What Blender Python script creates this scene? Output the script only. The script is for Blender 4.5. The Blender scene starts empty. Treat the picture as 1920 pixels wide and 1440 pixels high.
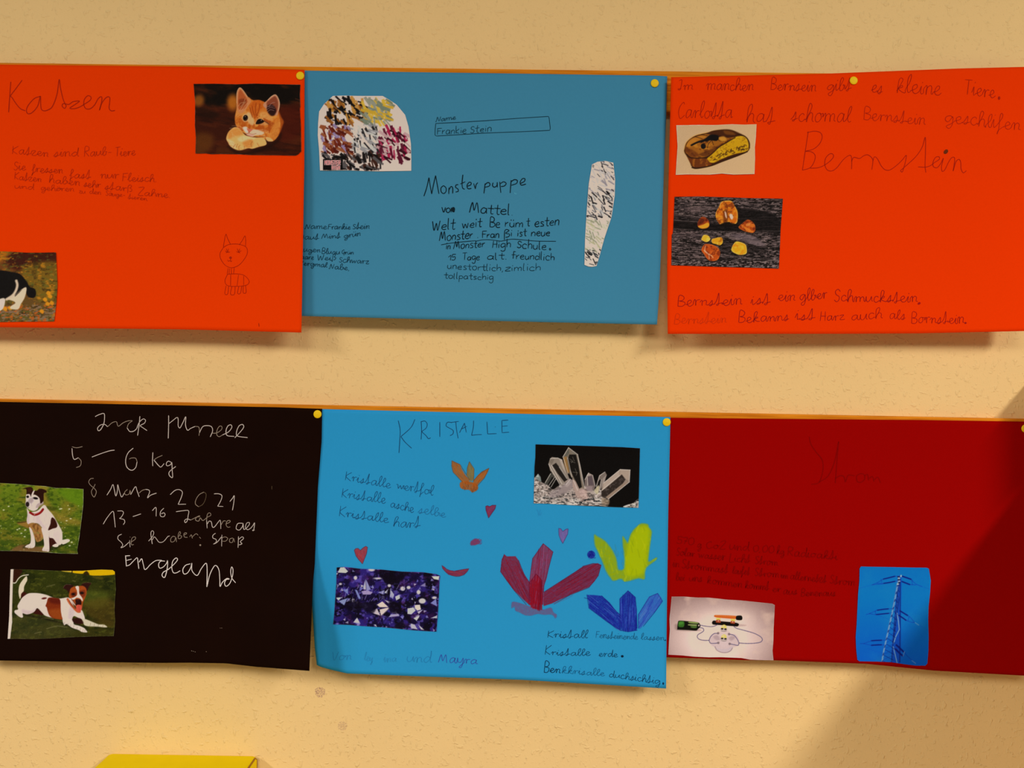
import bpy, bmesh, math, random
import numpy as np
from mathutils import Vector, Matrix

# ---------------------------------------------------------------- camera, world, lights, exposure
SC = bpy.context.scene
COL = SC.collection
F = 1450.0            # focal length in pixels of the 1920 px wide frame
D = 0.928             # camera to wall, metres
CZ = 1.55             # camera height
ROLL = math.radians(0.95)
RV = Vector((math.cos(ROLL), 0, math.sin(ROLL)))
UV = Vector((-math.sin(ROLL), 0, math.cos(ROLL)))
FV = Vector((0, 1, 0))
CAM = Vector((0, -D, CZ))

cam_data = bpy.data.cameras.new('camera')
cam_data.sensor_width = 36.0
cam_data.lens = F / 1920.0 * 36.0
cam_data.clip_start = 0.02
cam = bpy.data.objects.new('camera', cam_data)
COL.objects.link(cam)
m = Matrix.Identity(4)
for i in range(3):
    m[i][0] = RV[i]; m[i][1] = UV[i]; m[i][2] = -FV[i]; m[i][3] = CAM[i]
cam.matrix_world = m
SC.camera = cam

world = bpy.data.worlds.new('room_light')
world.use_nodes = True
bg = world.node_tree.nodes['Background']
bg.inputs[0].default_value = (1.0, 0.83, 0.70, 1)
bg.inputs[1].default_value = 0.13
SC.world = world


def lamp(name, loc, target, size, depth, watts, col=(1.0, 0.84, 0.70)):
    l = bpy.data.lights.new(name, 'AREA')
    l.shape = 'ELLIPSE'
    l.size = size
    l.size_y = depth
    l.energy = watts
    l.color = col
    o = bpy.data.objects.new(name, l)
    COL.objects.link(o)
    o.location = loc
    o.rotation_euler = (Vector(target) - Vector(loc)).to_track_quat('-Z', 'Y').to_euler()
    return o


lamp('ceiling_lamp', (1.60, -2.35, CZ + 1.16), (1.60, -2.35, 0), 0.20, 1.9, 86)
lamp('ceiling_lamp', (-2.30, -2.30, CZ + 1.20), (-2.30, -2.30, 0), 0.35, 1.5, 80)
lamp('ceiling_lamp', (-0.30, -2.60, CZ + 1.20), (-0.30, -2.60, 0), 1.10, 1.5, 30)

SC.view_settings.view_transform = 'Standard'
SC.view_settings.look = 'None'
SC.view_settings.exposure = 0.0
SC.view_settings.gamma = 1.0
SC.view_settings.use_curve_mapping = False


# ---------------------------------------------------------------- helpers
def P(px, py, d):
    """The point seen at pixel (px, py) that stands d metres in front of the wall."""
    t = D - d
    return CAM + FV * t + RV * ((px - 960.0) / F * t) + UV * ((720.0 - py) / F * t)


def Pn(px, py, d):
    t = D - d
    a = (px - 960.0) / F * t
    b = (720.0 - py) / F * t
    return np.stack([CAM.x + RV.x * a + UV.x * b, CAM.y + t + 0 * a, CAM.z + RV.z * a + UV.z * b], -1)


def lin(c):
    c = np.asarray(c, float) / 255.0
    return np.where(c <= 0.04045, c / 12.92, ((c + 0.055) / 1.055) ** 2.4)


WHITE = np.array([0.80, 0.66, 0.555])     # how the room's light shows a white sheet


def alb(c):
    return np.clip(lin(c) / WHITE, 0.0, 0.92)


def mat(name, color, rough=0.7, spec=0.3, var=0.0, scale=300.0, bump=0.0):
    mt = bpy.data.materials.new(name)
    mt.use_nodes = True
    nt = mt.node_tree
    b = nt.nodes['Principled BSDF']
    b.inputs['Roughness'].default_value = rough
    b.inputs['Specular IOR Level'].default_value = spec
    c = tuple(alb(color)) + (1,)
    b.inputs['Base Color'].default_value = c
    if var or bump:
        tc = nt.nodes.new('ShaderNodeTexCoord')
        n = nt.nodes.new('ShaderNodeTexNoise')
        n.inputs['Scale'].default_value = scale
        n.inputs['Detail'].default_value = 4
        nt.links.new(tc.outputs['Object'], n.inputs['Vector'])
        if var:
            mx = nt.nodes.new('ShaderNodeMix')
            mx.data_type = 'RGBA'
            mx.inputs[6].default_value = tuple(x * (1 - var) for x in c[:3]) + (1,)
            mx.inputs[7].default_value = tuple(min(1, x * (1 + var)) for x in c[:3]) + (1,)
            nt.links.new(n.outputs['Fac'], mx.inputs[0])
            nt.links.new(mx.outputs[2], b.inputs['Base Color'])
        if bump:
            bp = nt.nodes.new('ShaderNodeBump')
            bp.inputs['Strength'].default_value = bump
            bp.inputs['Distance'].default_value = 0.0005
            nt.links.new(n.outputs['Fac'], bp.inputs['Height'])
            nt.links.new(bp.outputs[0], b.inputs['Normal'])
    return mt


def print_mat(name, rough=0.5, spec=0.35):
    mt = bpy.data.materials.new(name)
    mt.use_nodes = True
    nt = mt.node_tree
    b = nt.nodes['Principled BSDF']
    a = nt.nodes.new('ShaderNodeAttribute')
    a.attribute_name = 'ink'
    nt.links.new(a.outputs['Color'], b.inputs['Base Color'])
    b.inputs['Roughness'].default_value = rough
    b.inputs['Specular IOR Level'].default_value = spec
    return mt


def link(name, me, mt=None, parent=None):
    o = bpy.data.objects.new(name, me)
    COL.objects.link(o)
    if mt:
        me.materials.append(mt)
    if parent:
        o.parent = parent
    return o


def tag(o, label, cat=None, group=None, kind=None):
    if label:
        o['label'] = label
    if cat:
        o['category'] = cat
    if group:
        o['group'] = group
    if kind:
        o['kind'] = kind
    return o


def mesh_np(name, verts, faces, colors=None, smooth=True):
    me = bpy.data.meshes.new(name)
    verts = np.asarray(verts, np.float32).reshape(-1, 3)
    faces = np.asarray(faces, np.int32).reshape(-1, 4)
    me.vertices.add(len(verts))
    me.vertices.foreach_set('co', verts.ravel())
    me.loops.add(faces.size)
    me.loops.foreach_set('vertex_index', faces.ravel())
    me.polygons.add(len(faces))
    me.polygons.foreach_set('loop_start', np.arange(0, faces.size, 4, dtype=np.int32))
    me.polygons.foreach_set('loop_total', np.full(len(faces), 4, np.int32))
    me.polygons.foreach_set('use_smooth', np.full(len(faces), smooth, bool))
    me.update(calc_edges=True)
    if colors is not None:
        at = me.color_attributes.new('ink', 'FLOAT_COLOR', 'POINT')
        c4 = np.ones((len(verts), 4), np.float32)
        c4[:, :3] = colors.reshape(-1, 3)
        at.data.foreach_set('color', c4.ravel())
    me.validate()
    return me


def bm_obj(name, bm, mt, parent=None, smooth=False):
    me = bpy.data.meshes.new(name)
    bm.normal_update()
    bm.to_mesh(me)
    bm.free()
    if smooth:
        for p in me.polygons:
            p.use_smooth = True
    return link(name, me, mt, parent)


def pts(s):
    """'x,y x,y ...' or a list -> (n,2) array."""
    if isinstance(s, str):
        return np.array([[float(v) for v in q.split(',')] for q in s.split()])
    return np.asarray(s, float)


def spline(p, step, closed=False):
    """Catmull-Rom through p, resampled about every `step`."""
    p = np.asarray(p, float)
    n = len(p)
    if n < 3:
        if n < 2:
            return p
        k = max(2, int(np.hypot(*(p[1] - p[0])) / step) + 1)
        return p[0] + (p[1] - p[0]) * np.linspace(0, 1, k)[:, None]
    if closed:
        q = np.vstack([p[-1], p, p[0], p[1]])
        segs = n
    else:
        q = np.vstack([2 * p[0] - p[1], p, 2 * p[-1] - p[-2]])
        segs = n - 1
    out = []
    for i in range(segs):
        a, b, c, d = q[i], q[i + 1], q[i + 2], q[i + 3]
        k = max(1, int(np.ceil(np.hypot(*(c - b)) / step)))
        t = (np.arange(k) / k)[:, None]
        out.append(0.5 * (2 * b + (c - a) * t + (2 * a - 5 * b + 4 * c - d) * t ** 2 + (3 * b - a - 3 * c + d) * t ** 3))
    if not closed:
        out.append(p[-1:])
    return np.vstack(out)


def resample(c, n, smooth=False):
    c = pts(c)
    if smooth:
        c = spline(c, 4.0)
    s = np.r_[0, np.cumsum(np.hypot(*np.diff(c, axis=0).T))]
    t = np.linspace(0, s[-1], n)
    return np.stack([np.interp(t, s, c[:, 0]), np.interp(t, s, c[:, 1])], -1)


def coons(top, bottom, left, right, nu, nv, smooth=False):
    """Grid (nv, nu, 2) bounded by four outlines; top/bottom run left to right, left/right run down."""
    T, B = resample(top, nu, smooth), resample(bottom, nu, smooth)
    L, R = resample(left, nv, smooth), resample(right, nv, smooth)
    u = np.linspace(0, 1, nu)[None, :, None]
    v = np.linspace(0, 1, nv)[:, None, None]
    g = (1 - v) * T[None] + v * B[None] + (1 - u) * L[:, None] + u * R[:, None]
    g -= (1 - u) * (1 - v) * T[0] + u * (1 - v) * T[-1] + (1 - u) * v * B[0] + u * v * B[-1]
    return g


def grid_faces(nv, nu):
    i = np.arange(nv * nu).reshape(nv, nu)
    return np.stack([i[1:, :-1], i[1:, 1:], i[:-1, 1:], i[:-1, :-1]], -1).reshape(-1, 4)


def h01(ix, iy, seed):
    n = (ix.astype(np.int64) * 374761393 + iy.astype(np.int64) * 668265263 + seed * 974634777) & 0x7fffffff
    n = ((n ^ (n >> 13)) * 1274126177) & 0x7fffffff
    n = n ^ (n >> 16)
    return (n & 0xffff) / 65535.0


def vnoise(x, y, seed=0):
    ix, iy = np.floor(x), np.floor(y)
    fx, fy = x - ix, y - iy
    fx = fx * fx * (3 - 2 * fx)
    fy = fy * fy * (3 - 2 * fy)
    a, b = h01(ix, iy, seed), h01(ix + 1, iy, seed)
    c, d = h01(ix, iy + 1, seed), h01(ix + 1, iy + 1, seed)
    return (a * (1 - fx) + b * fx) * (1 - fy) + (c * (1 - fx) + d * fx) * fy


def fbm(x, y, seed=0, o=4):
    r, a, t = 0.0, 1.0, 0.0
    for k in range(o):
        r = r + a * vnoise(x * 2 ** k, y * 2 ** k, seed + 17 * k)
        t += a
        a *= 0.55
    return r / t


class Pic:
    """Paints ink on a grid of points; coordinates are those of an enlarged crop (x0, y0, k)."""

    def __init__(self, crop, X, Y, base=None, seed=1):
        self.crop = crop
        self.X, self.Y = X, Y
        self.c = np.zeros(X.shape + (3,))
        if base is not None:
            self.c[:] = base
        self.a = np.zeros(X.shape)
        self.r = random.Random(seed)
        self.seed = seed
        self.clip = None

    def put(self, sel, m, col):
        if self.clip is not None:
            m = m * self.clip[sel]
        col = np.asarray(col, float)
        self.c[sel] = self.c[sel] * (1 - m[..., None]) + col * m[..., None]
        self.a[sel] = np.maximum(self.a[sel], m)

    def box(self, x0, y0, x1, y1, pad):
        r = np.nonzero((self.X > x0 - pad) & (self.X < x1 + pad) & (self.Y > y0 - pad) & (self.Y < y1 + pad))
        return r

    def fill(self, col):
        self.c[:] = col
        self.a[:] = 1

    def grad(self, p0, c0, p1, c1, a=1.0):
        d = np.array(p1, float) - np.array(p0, float)
        t = ((self.X - p0[0]) * d[0] + (self.Y - p0[1]) * d[1]) / (d @ d)
        t = np.clip(t, 0, 1)[..., None]
        col = np.array(c0, float) * (1 - t) + np.array(c1, float) * t
        self.c = self.c * (1 - a) + col * a

    def pmask(self, poly, soft, sel, smooth):
        q = pts(poly)
        if smooth:
            q = spline(q, 14.0, True)
        x, y = self.X[sel], self.Y[sel]
        ins = np.zeros(x.shape, bool)
        dist = np.full(x.shape, 1e9)
        for i in range(len(q)):
            ax, ay = q[i]
            bx, by = q[(i + 1) % len(q)]
            cr = (ay > y) != (by > y)
            if by != ay:
                ins ^= cr & (x < (bx - ax) * (y - ay) / (by - ay) + ax)
            dx, dy = bx - ax, by - ay
            l2 = dx * dx + dy * dy
            if l2 == 0:
                continue
            t = np.clip(((x - ax) * dx + (y - ay) * dy) / l2, 0, 1)
            dist = np.minimum(dist, (x - ax - t * dx) ** 2 + (y - ay - t * dy) ** 2)
        s = np.sqrt(dist) * np.where(ins, 1, -1)
        t = np.clip(s / (2 * soft) + 0.5, 0, 1)
        return t * t * (3 - 2 * t)

    def poly(self, col, s, soft=5, a=1.0, smooth=True, tex=0.0):
        q = pts(s)
        lo, hi = q.min(0), q.max(0)
        sel = self.box(lo[0], lo[1], hi[0], hi[1], soft + 12)
        if len(sel[0]) == 0:
            return
        m = self.pmask(q, soft, sel, smooth) * a
        if tex:
            m = m * (1 - tex * vnoise(self.X[sel] / 9, self.Y[sel] / 9, self.seed + 3))
        self.put(sel, m, col)

    def mask(self, s, soft=5, smooth=True):
        m = np.zeros(self.X.shape)
        q = pts(s)
        lo, hi = q.min(0), q.max(0)
        sel = self.box(lo[0], lo[1], hi[0], hi[1], soft + 12)
        m[sel] = self.pmask(q, soft, sel, smooth)
        return m

    def line(self, col, s, w=6, soft=3, a=1.0, smooth=True):
        q = pts(s)
        if smooth and len(q) > 2:
            q = spline(q, 12.0)
        lo, hi = q.min(0), q.max(0)
        sel = self.box(lo[0], lo[1], hi[0], hi[1], w + soft)
        if len(sel[0]) == 0:
            return
        x, y = self.X[sel], self.Y[sel]
        dist = np.full(x.shape, 1e9)
        for i in range(len(q) - 1):
            ax, ay = q[i]
            dx, dy = q[i + 1] - q[i]
            l2 = dx * dx + dy * dy or 1e-9
            t = np.clip(((x - ax) * dx + (y - ay) * dy) / l2, 0, 1)
            dist = np.minimum(dist, (x - ax - t * dx) ** 2 + (y - ay - t * dy) ** 2)
        m = np.clip((w / 2 + soft - np.sqrt(dist)) / (2 * soft), 0, 1) * a
        self.put(sel, m, col)

    def ell(self, col, cx, cy, rx, ry, soft=5, a=1.0, rot=0.0):
        R = max(rx, ry) + soft
        sel = self.box(cx - R, cy - R, cx + R, cy + R, 2)
        if len(sel[0]) == 0:
            return
        x, y = self.X[sel] - cx, self.Y[sel] - cy
        c, s = math.cos(rot), math.sin(rot)
        u, v = x * c + y * s, -x * s + y * c
        q = np.sqrt((u / rx) ** 2 + (v / ry) ** 2)
        m = np.clip((1 - q) * min(rx, ry) / (2 * soft) + 0.5, 0, 1)
        self.put(sel, m * m * (3 - 2 * m) * a, col)

    def noise(self, col, sx, sy, lo, hi, a=1.0, seed=0, rot=0.0, o=3):
        c, s = math.cos(rot), math.sin(rot)
        u, v = self.X * c + self.Y * s, -self.X * s + self.Y * c
        n = fbm(u / sx, v / sy, self.seed * 31 + seed, o)
        m = np.clip((n - lo) / (hi - lo), 0, 1) * a
        self.put(np.nonzero(m > 0), m[m > 0], col)

    def hair(self, cols, region, n, ln, ang, spread=0.5, w=3, a=0.5):
        q = pts(region)
        lo, hi = q.min(0), q.max(0)
        old = self.clip
        mk = self.mask(region, 6)
        self.clip = mk if old is None else mk * old
        for i in range(n):
            x = self.r.uniform(lo[0], hi[0])
            y = self.r.uniform(lo[1], hi[1])
            t = ang + self.r.uniform(-spread, spread)
            l = ln * self.r.uniform(0.5, 1.3)
            self.line(cols[i % len(cols)], [(x, y), (x + l * math.cos(t), y + l * math.sin(t))], w, w * 0.7, a, False)
        self.clip = old


class Sheet:
    """One paper poster: outline in pixels and how far each point stands off the wall."""

    def __init__(self, name, top, bottom, left, right, depth, m, color):
        self.depth = depth
        self.color = np.array(color, float)
        nu, nv = 90, 64
        g = coons(top, bottom, left, right, nu, nv)
        x, y = g[..., 0], g[..., 1]
        me = mesh_np(name, Pn(x, y, depth(x, y)), grid_faces(nv, nu))
        self.o = link(name, me, m)
        so = self.o.modifiers.new('paper', 'SOLIDIFY')
        so.thickness = 0.0003
        so.offset = -1.0

    def lift(self, name, x, y, faces, mt, colors=None, eps=0.0003, label=None, extra=None):
        d = self.depth(x, y) + eps
        if extra is not None:
            d = d + extra
        me = mesh_np(name, Pn(x, y, d), faces, colors)
        o = link(name, me, mt, self.o)
        if label:
            o['label'] = label
        return o


def px_of(crop, q):
    q = np.asarray(q, float)
    return np.stack([crop[0] + q[..., 0] / crop[2], crop[1] + q[..., 1] / crop[2]], -1)


INK = {}
PENCIL = {}           # how fine each sheet's pencil is


def ink_mat(color):
    key = tuple(int(c) for c in color)
    if key not in INK:
        INK[key] = mat('pencil_%d_%d_%d' % key, color, 0.8, 0.05)
    return INK[key]


def ribbons(sheet, crop, strokes, color, w, name='handwriting', label=None, smooth=True, jit=0.12, seed=3, wob=0.0):
    """Pencil strokes as thin ribbons lying on the sheet; w in pixels of the photograph."""
    if name == 'handwriting' and len(strokes) > 1:
        bx = [(q.min(0), q.max(0)) for q in (px_of(crop, pts(s)) for s in strokes)]
        grp = list(range(len(strokes)))
        for i in range(len(strokes)):
            for j in range(i):
                gap = np.maximum(0, np.maximum(bx[i][0] - bx[j][1], bx[j][0] - bx[i][1]))
                sz = max((bx[i][1] - bx[i][0]).max(), (bx[j][1] - bx[j][0]).max())
                if np.hypot(*gap) <= max(5.0, 0.18 * sz) and grp[i] != grp[j]:
                    a, b = grp[i], grp[j]
                    grp = [b if g == a else g for g in grp]
        if len(set(grp)) > 1:
            for g in sorted(set(grp)):
                ribbons(sheet, crop, [s for s, h in zip(strokes, grp) if h == g], color, w, 'handwritten_word', label, smooth, jit, seed, wob)
            return None
    w = w * PENCIL.get(id(sheet), 1.0)
    rr = np.random.RandomState(seed)
    V, Fc = [], []
    base = 0
    for s in strokes:
        q = px_of(crop, pts(s))
        if len(q) == 1:
            q = np.vstack([q[0] - [0.5, 0.4], q[0] + [0.5, 0.4]])
        if len(q) > 2 and smooth:
            q = spline(q, 1.3)
        else:
            q = resample(q, max(3, int(np.hypot(*np.diff(q, axis=0).T).sum() / 3)))
        if wob:
            q = q + wob * (rr.rand(len(q), 2) - 0.5)
        t = np.gradient(q, axis=0)
        L = np.hypot(t[:, 0], t[:, 1])
        L[L == 0] = 1
        nrm = np.stack([-t[:, 1], t[:, 0]], -1) / L[:, None]
        ww = w * (1 + jit * 2 * (np.interp(np.arange(len(q)), np.arange(0, len(q) + 9, 8), rr.rand(len(range(0, len(q) + 9, 8)))) - 0.5))[:, None] / 2
        ww[0] *= 0.7
        ww[-1] *= 0.7
        n = len(q)
        V.append(np.stack([q - nrm * ww, q + nrm * ww], 1).reshape(-1, 2))
        i = base + 2 * np.arange(n - 1)
        Fc.append(np.stack([i, i + 2, i + 3, i + 1], -1))
        base += 2 * n
    V = np.vstack(V)
    Fc = np.vstack(Fc)
    return sheet.lift(name, V[:, 0], V[:, 1], Fc, ink_mat(color), eps=0.00022, label=label)


def blob(sheet, crop, cx, cy, rx, ry, color, name='pencil_dot', rot=0.0, label=None):
    """A filled pencilled dot."""
    th = np.linspace(0, 2 * np.pi, 25)[:-1]
    rr = np.random.RandomState(int(cx + cy))
    k = 1 + 0.12 * (rr.rand(24) - 0.5)
    ring = np.stack([rx * k * np.cos(th), ry * k * np.sin(th)], -1)
    c, s = math.cos(rot), math.sin(rot)
    ring = np.stack([ring[:, 0] * c - ring[:, 1] * s, ring[:, 0] * s + ring[:, 1] * c], -1) + [cx, cy]
    q = px_of(crop, np.vstack([ring, (ring - [cx, cy]) * 0.5 + [cx, cy], (ring - [cx, cy]) * 0.02 + [cx, cy]]))
    f = [[o + i, o + (i + 1) % 24, o + 24 + (i + 1) % 24, o + 24 + i] for o in (0, 24) for i in range(24)]
    return sheet.lift(name, q[:, 0], q[:, 1], np.array(f), ink_mat(color), eps=0.00024, label=label)


def picture(sheet, name, crop, top, bottom, left, right, paint, label, seed=1, step=0.75, rim=None, rimw=0.006, curl=None, smooth=False, noise=5.0):
    """A pasted print: paper grid bounded by four outlines (crop coordinates), inked point by point."""
    k = crop[2]
    ln = lambda c: np.hypot(*np.diff(pts(c), axis=0).T).sum() / k
    nu = int(max(ln(top), ln(bottom)) / step) + 2
    nv = int(max(ln(left), ln(right)) / step) + 2
    g = coons(top, bottom, left, right, nu, nv, smooth)
    X, Y = g[..., 0], g[..., 1]
    p = Pic(crop, X, Y, seed=seed)
    paint(p)
    if noise:
        p.c = p.c + noise * (np.random.RandomState(seed).rand(*X.shape)[..., None] - 0.5) * 2
    u = np.linspace(0, 1, nu)[None]
    v = np.linspace(0, 1, nv)[:, None]
    e = np.minimum(np.minimum(u, 1 - u) * nu, np.minimum(v, 1 - v) * nv) * step
    if rim is not None:
        wv = 1.6 * fbm(X / 60, Y / 60, seed + 5) - 0.2
        mk = np.clip(rimw * 100 * wv - e, 0, 1)[..., None]
        p.c = p.c * (1 - mk) + np.array(rim, float) * mk
    q = px_of(crop, g)
    x, y = q[..., 0].ravel(), q[..., 1].ravel()
    ed = np.exp(-(np.minimum(np.minimum(u, 1 - u) * nu, np.minimum(v, 1 - v) * nv) * step / 9.0))
    ex = (0.0007 * ed * fbm(X / (40 * k), Y / (40 * k), seed + 9, 2))
    if curl is not None:
        ex = ex + curl(u, v)
    o = sheet.lift(name, x, y, grid_faces(nv, nu), PRINT, 0.88 * alb(np.clip(p.c, 0, 255)), eps=0.0004, label=label, extra=ex.ravel())
    return o


def drawing(sheet, name, crop, box, paint, label, seed=1, step=0.7, thr=0.14, eps=0.0002):
    """A coloured-pencil drawing: only the inked cells of the grid become mesh."""
    k = crop[2]
    x0, y0, x1, y1 = box
    nu, nv = int((x1 - x0) / k / step) + 2, int((y1 - y0) / k / step) + 2
    X, Y = np.meshgrid(np.linspace(x0, x1, nu), np.linspace(y0, y1, nv))
    p = Pic(crop, X, Y, base=sheet.color, seed=seed)
    paint(p)
    fc = grid_faces(nv, nu)
    al = p.a.ravel()[fc].mean(1)
    fc = fc[al > thr]
    used = np.unique(fc)
    rem = np.zeros(nu * nv, int)
    rem[used] = np.arange(len(used))
    q = px_of(crop, np.stack([X, Y], -1)).reshape(-1, 2)[used]
    return sheet.lift(name, q[:, 0], q[:, 1], rem[fc], CRAYON, alb(np.clip(p.c.reshape(-1, 3)[used], 0, 255)) * (1 - 0.18 * p.a.reshape(-1, 1)[used]), eps=eps, label=label)


PRINT = print_mat('printed_paper', 0.6, 0.08)
CRAYON = print_mat('coloured_pencil', 0.8, 0.05)
# ---------------------------------------------------------------- handwriting: joined school script and separate print letters
def _g(adv, *st):
    return adv, [pts(s) for s in st]


CUR = {
 'a': _g(11, '8,8.5 6,10 3.2,8.6 1.4,4.5 2.6,0.6 5,0.8 7.6,5 8.4,9.6 8.2,4 9,0.5 11,1.5'), 'b': _g(10, '1,3 5,12 6,18 4,20 2,15 2,4 4,0 7,2 8,7 6,9 9,8'),
 'c': _g(8, '7,8.2 5.5,10 3,9.5 1.2,6 1.6,1.8 4,0 6,0.8 8,3'), 'd': _g(11, '8,8 5,10 2,7 1,3 4,0 7,4 9,12 9,20 9,4 10,0 11,1'),
 'e': _g(9, '0,2.5 3.5,4 6.6,7 6,9.6 4.2,10 2.2,7.5 2,3 4,0 6.5,0.4 9,3'), 'f': _g(8, '1,4 5,13 6,18 4,20 3,14 3,0 2,-8 3,-3 8,3'),
 'g': _g(11, '9,8 6,10 2,8 1,4 3,1 6,3 9,9 9,-2 7,-8 4,-8 3,-5 7,-2 11,2'), 'h': _g(10, '1,2 5,12 6,18 4,20 2,15 2,0 3,6 6,10 8,8 8,2 10,0'),
 'i': _g(5, '0,3 2,10 2,3 3,0 5,2', '2.6,14.5 3,16'), 'j': _g(5, '0,3 3,10 3,-6 1,-8 4,-2', '3,15 3,16'),
 'k': _g(10, '1,2 5,12 6,18 4,20 2,15 2,0 2,5 6,10 7,8 3,5 7,1 10,1'), 'l': _g(6, '0,3 4,11 5,18 4,20 2,15 2,4 4,0 6,2'),
 'm': _g(15, '0,6 2,10 3,8 3,0 3,6 6,10 8,8 8,0 8,6 11,10 13,8 13,2 15,1'), 'n': _g(10, '0,6 2,10 3,8 3,0 3,6 6,10 8,8 8,2 10,1'),
 'o': _g(10, '6,10 3,9 1.2,5 2.6,0.6 5.6,0.6 7.8,4.5 7.4,8.6 5.6,10.2 7.4,8.8 10,9.5'), 'p': _g(9, '0,5 3,10 3,-9 3,6 6,10 8,7 7,2 4,0 9,2'),
 'r': _g(8, '0,5 2,10 3,8 3,0 3,5.5 5,9.4 8,9.6'), 's': _g(8, '0,1 2.5,5.5 4.8,10.5 5.2,5 4.8,1 3,-0.6 1.6,0.8 4,1.6 8,3'),
 't': _g(9, '0,2 2.5,9 4.6,20 5,10 4.8,1 3.4,-0.8 2,0.6 4.5,2.4 9,4'), 'u': _g(10, '1,10 1,4 3,0 6,3 8,10 8,3 10,1'),
 'v': _g(9, '0,8 2,10 4,1 7,9 9,9'), 'w': _g(13, '0,8 2,9 4,1 7,8 9,1 12,9 13,9'), 'y': _g(10, '1,10 2,3 5,2 8,10 8,-3 6,-8 4,-7 10,2'),
 'z': _g(9, '1,9 7,10 2,1 7,0 9,2'), 'ß': _g(9, '2,-5 2,14 4,19 7,17 6,12 4,10 8,7 7,1 4,0'),
}
CUR['ü'] = (10, CUR['u'][1] + [pts('3,14 3,16'), pts('7,14 7,16')])
CUR['ö'] = (9, CUR['o'][1] + [pts('3,14 3,16'), pts('6,14 6,16')])
CUR['ä'] = (11, CUR['a'][1] + [pts('4,14 4,16'), pts('7,14 7,16')])
CAP = {
 'A': _g(11, '0,0 5,20 10,0', '2,7 8,7'), 'B': _g(10, '1,0 1.5,20 6,20 8,16 6,11 2,10 8,8 9,4 6,0 1,0'), 'C': _g(10, '8,17 6,20 2,15 1,7 4,0 10,4'),
 'E': _g(9, '9,20 1,20 1,0 9,0', '1,10 7,10'), 'F': _g(9, '1,0 1,19', '0,19 9,20', '0,11 7,11'), 'G': _g(10, '8,17 5,20 1,12 3,2 8,4 9,10 5,9', '9,10 8,-6'),
 'H': _g(10, '2,20 1,0', '8,20 8,0', '1,10 9,10'), 'I': _g(8, '1,18 5,19 5,4 3,0 1,2 6,3'), 'K': _g(10, '1,20 1,0', '9,20 1,9 9,0'),
 'L': _g(9, '1,20 1,0 9,0'), 'M': _g(14, '0,0 3,20 6,5 9,20 12,0'), 'N': _g(12, '0,3 2,0 4,19 8,2 11,20'), 'R': _g(10, '1,0 1,20 7,19 8,14 6,11 2,10 9,0'),
 'S': _g(9, '8,17 5,20 2,17 3,12 7,8 7,3 4,0 1,3'), 'T': _g(11, '0,19 10,20', '5,19 5,0'), 'V': _g(10, '0,20 4,0 9,20'), 'W': _g(14, '0,20 3,0 6,15 9,0 12,20'),
 'Z': _g(10, '0,19 9,20 1,0 10,0'), 'U': _g(11, '1,20 1,5 4,0 8,4 9,20', '9,20 9,0'),
 '0': _g(10, '5,20 1,14 2,3 5,0 9,6 8,17 5,20'), '1': _g(6, '0,13 4,20 4,0'), '2': _g(9, '1,16 5,20 8,16 1,0 9,0'), '3': _g(8, '1,19 6,19 3,11 7,7 5,0 1,1'),
 '5': _g(8, '8,20 2,20 2,11 6,12 7,5 4,0 0,2'), '7': _g(8, '0,19 7,20 3,0', '2,10 7,10'), '9': _g(8, '7,17 3,20 2,12 7,14 6,0 2,1'),
 '.': _g(5, '1,0.2 2,0.2'), ',': _g(5, '2,1 1,-4'), '-': _g(8, '1,6 7,6'), ' ': (6, []),
}
PRN = {
 'a': _g(10, '8,8 4,10 1,6 2,1 6,1 8,6', '8,10 8,2 9,0'), 'b': _g(9, '1,20 1,0', '1,8 5,10 8,5 5,0 1,1'), 'c': _g(9, '8,8 4,10 1,6 2,1 5,0 8,1'),
 'd': _g(10, '8,7 4,10 1,5 3,0 7,3', '8,20 8,0'), 'e': _g(9, '1,5 7,6 6,10 2,8 1,3 4,0 8,1'), 'f': _g(8, '7,18 4,19 3,15 3,0', '0,10 7,11'),
 'g': _g(10, '8,9 4,10 1,6 3,1 8,4', '8,10 8,-6 4,-9 1,-6'), 'h': _g(9, '1,20 1,0', '1,6 4,10 7,8 7,0'), 'i': _g(4, '1.5,10 1.5,0', '1.5,14 2,16'),
 'k': _g(9, '1,20 1,0', '7,12 1,5 7,0'), 'l': _g(5, '1,20 1,2 3,0'), 'm': _g(13, '1,10 1,0', '1,6 4,10 6,7 6,0', '6,6 9,10 11,7 11,0'),
 'n': _g(9, '1,10 1,0', '1,6 4,10 7,8 7,0'), 'o': _g(10, '5,10 1,7 2,1 6,0 9,5 7,9 5,10'), 'p': _g(9, '1,10 1,-9', '1,8 5,10 8,6 5,1 1,2'),
 'r': _g(7, '1,10 1,0', '1,5 4,9 6,9'), 's': _g(8, '7,9 3,10 2,7 6,4 6,1 1,0'), 't': _g(8, '4,18 4,2 6,0 7,1', '0,11 8,11'),
 'u': _g(9, '1,10 1,3 4,0 7,4', '7,10 7,0'), 'v': _g(8, '0,10 4,0 7,10'), 'w': _g(12, '0,10 3,0 5,8 8,0 10,10'), 'z': _g(9, '1,10 8,10 1,0 8,0'),
 'ß': _g(9, '1,-6 1,16 4,20 7,16 3,11 8,7 7,1 3,0'), 'y': _g(9, '1,10 4,1', '8,10 3,-8'),
}
PRN['ü'] = (9, PRN['u'][1] + [pts('2.5,14 2.5,17'), pts('6,14 6,17')])


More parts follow.
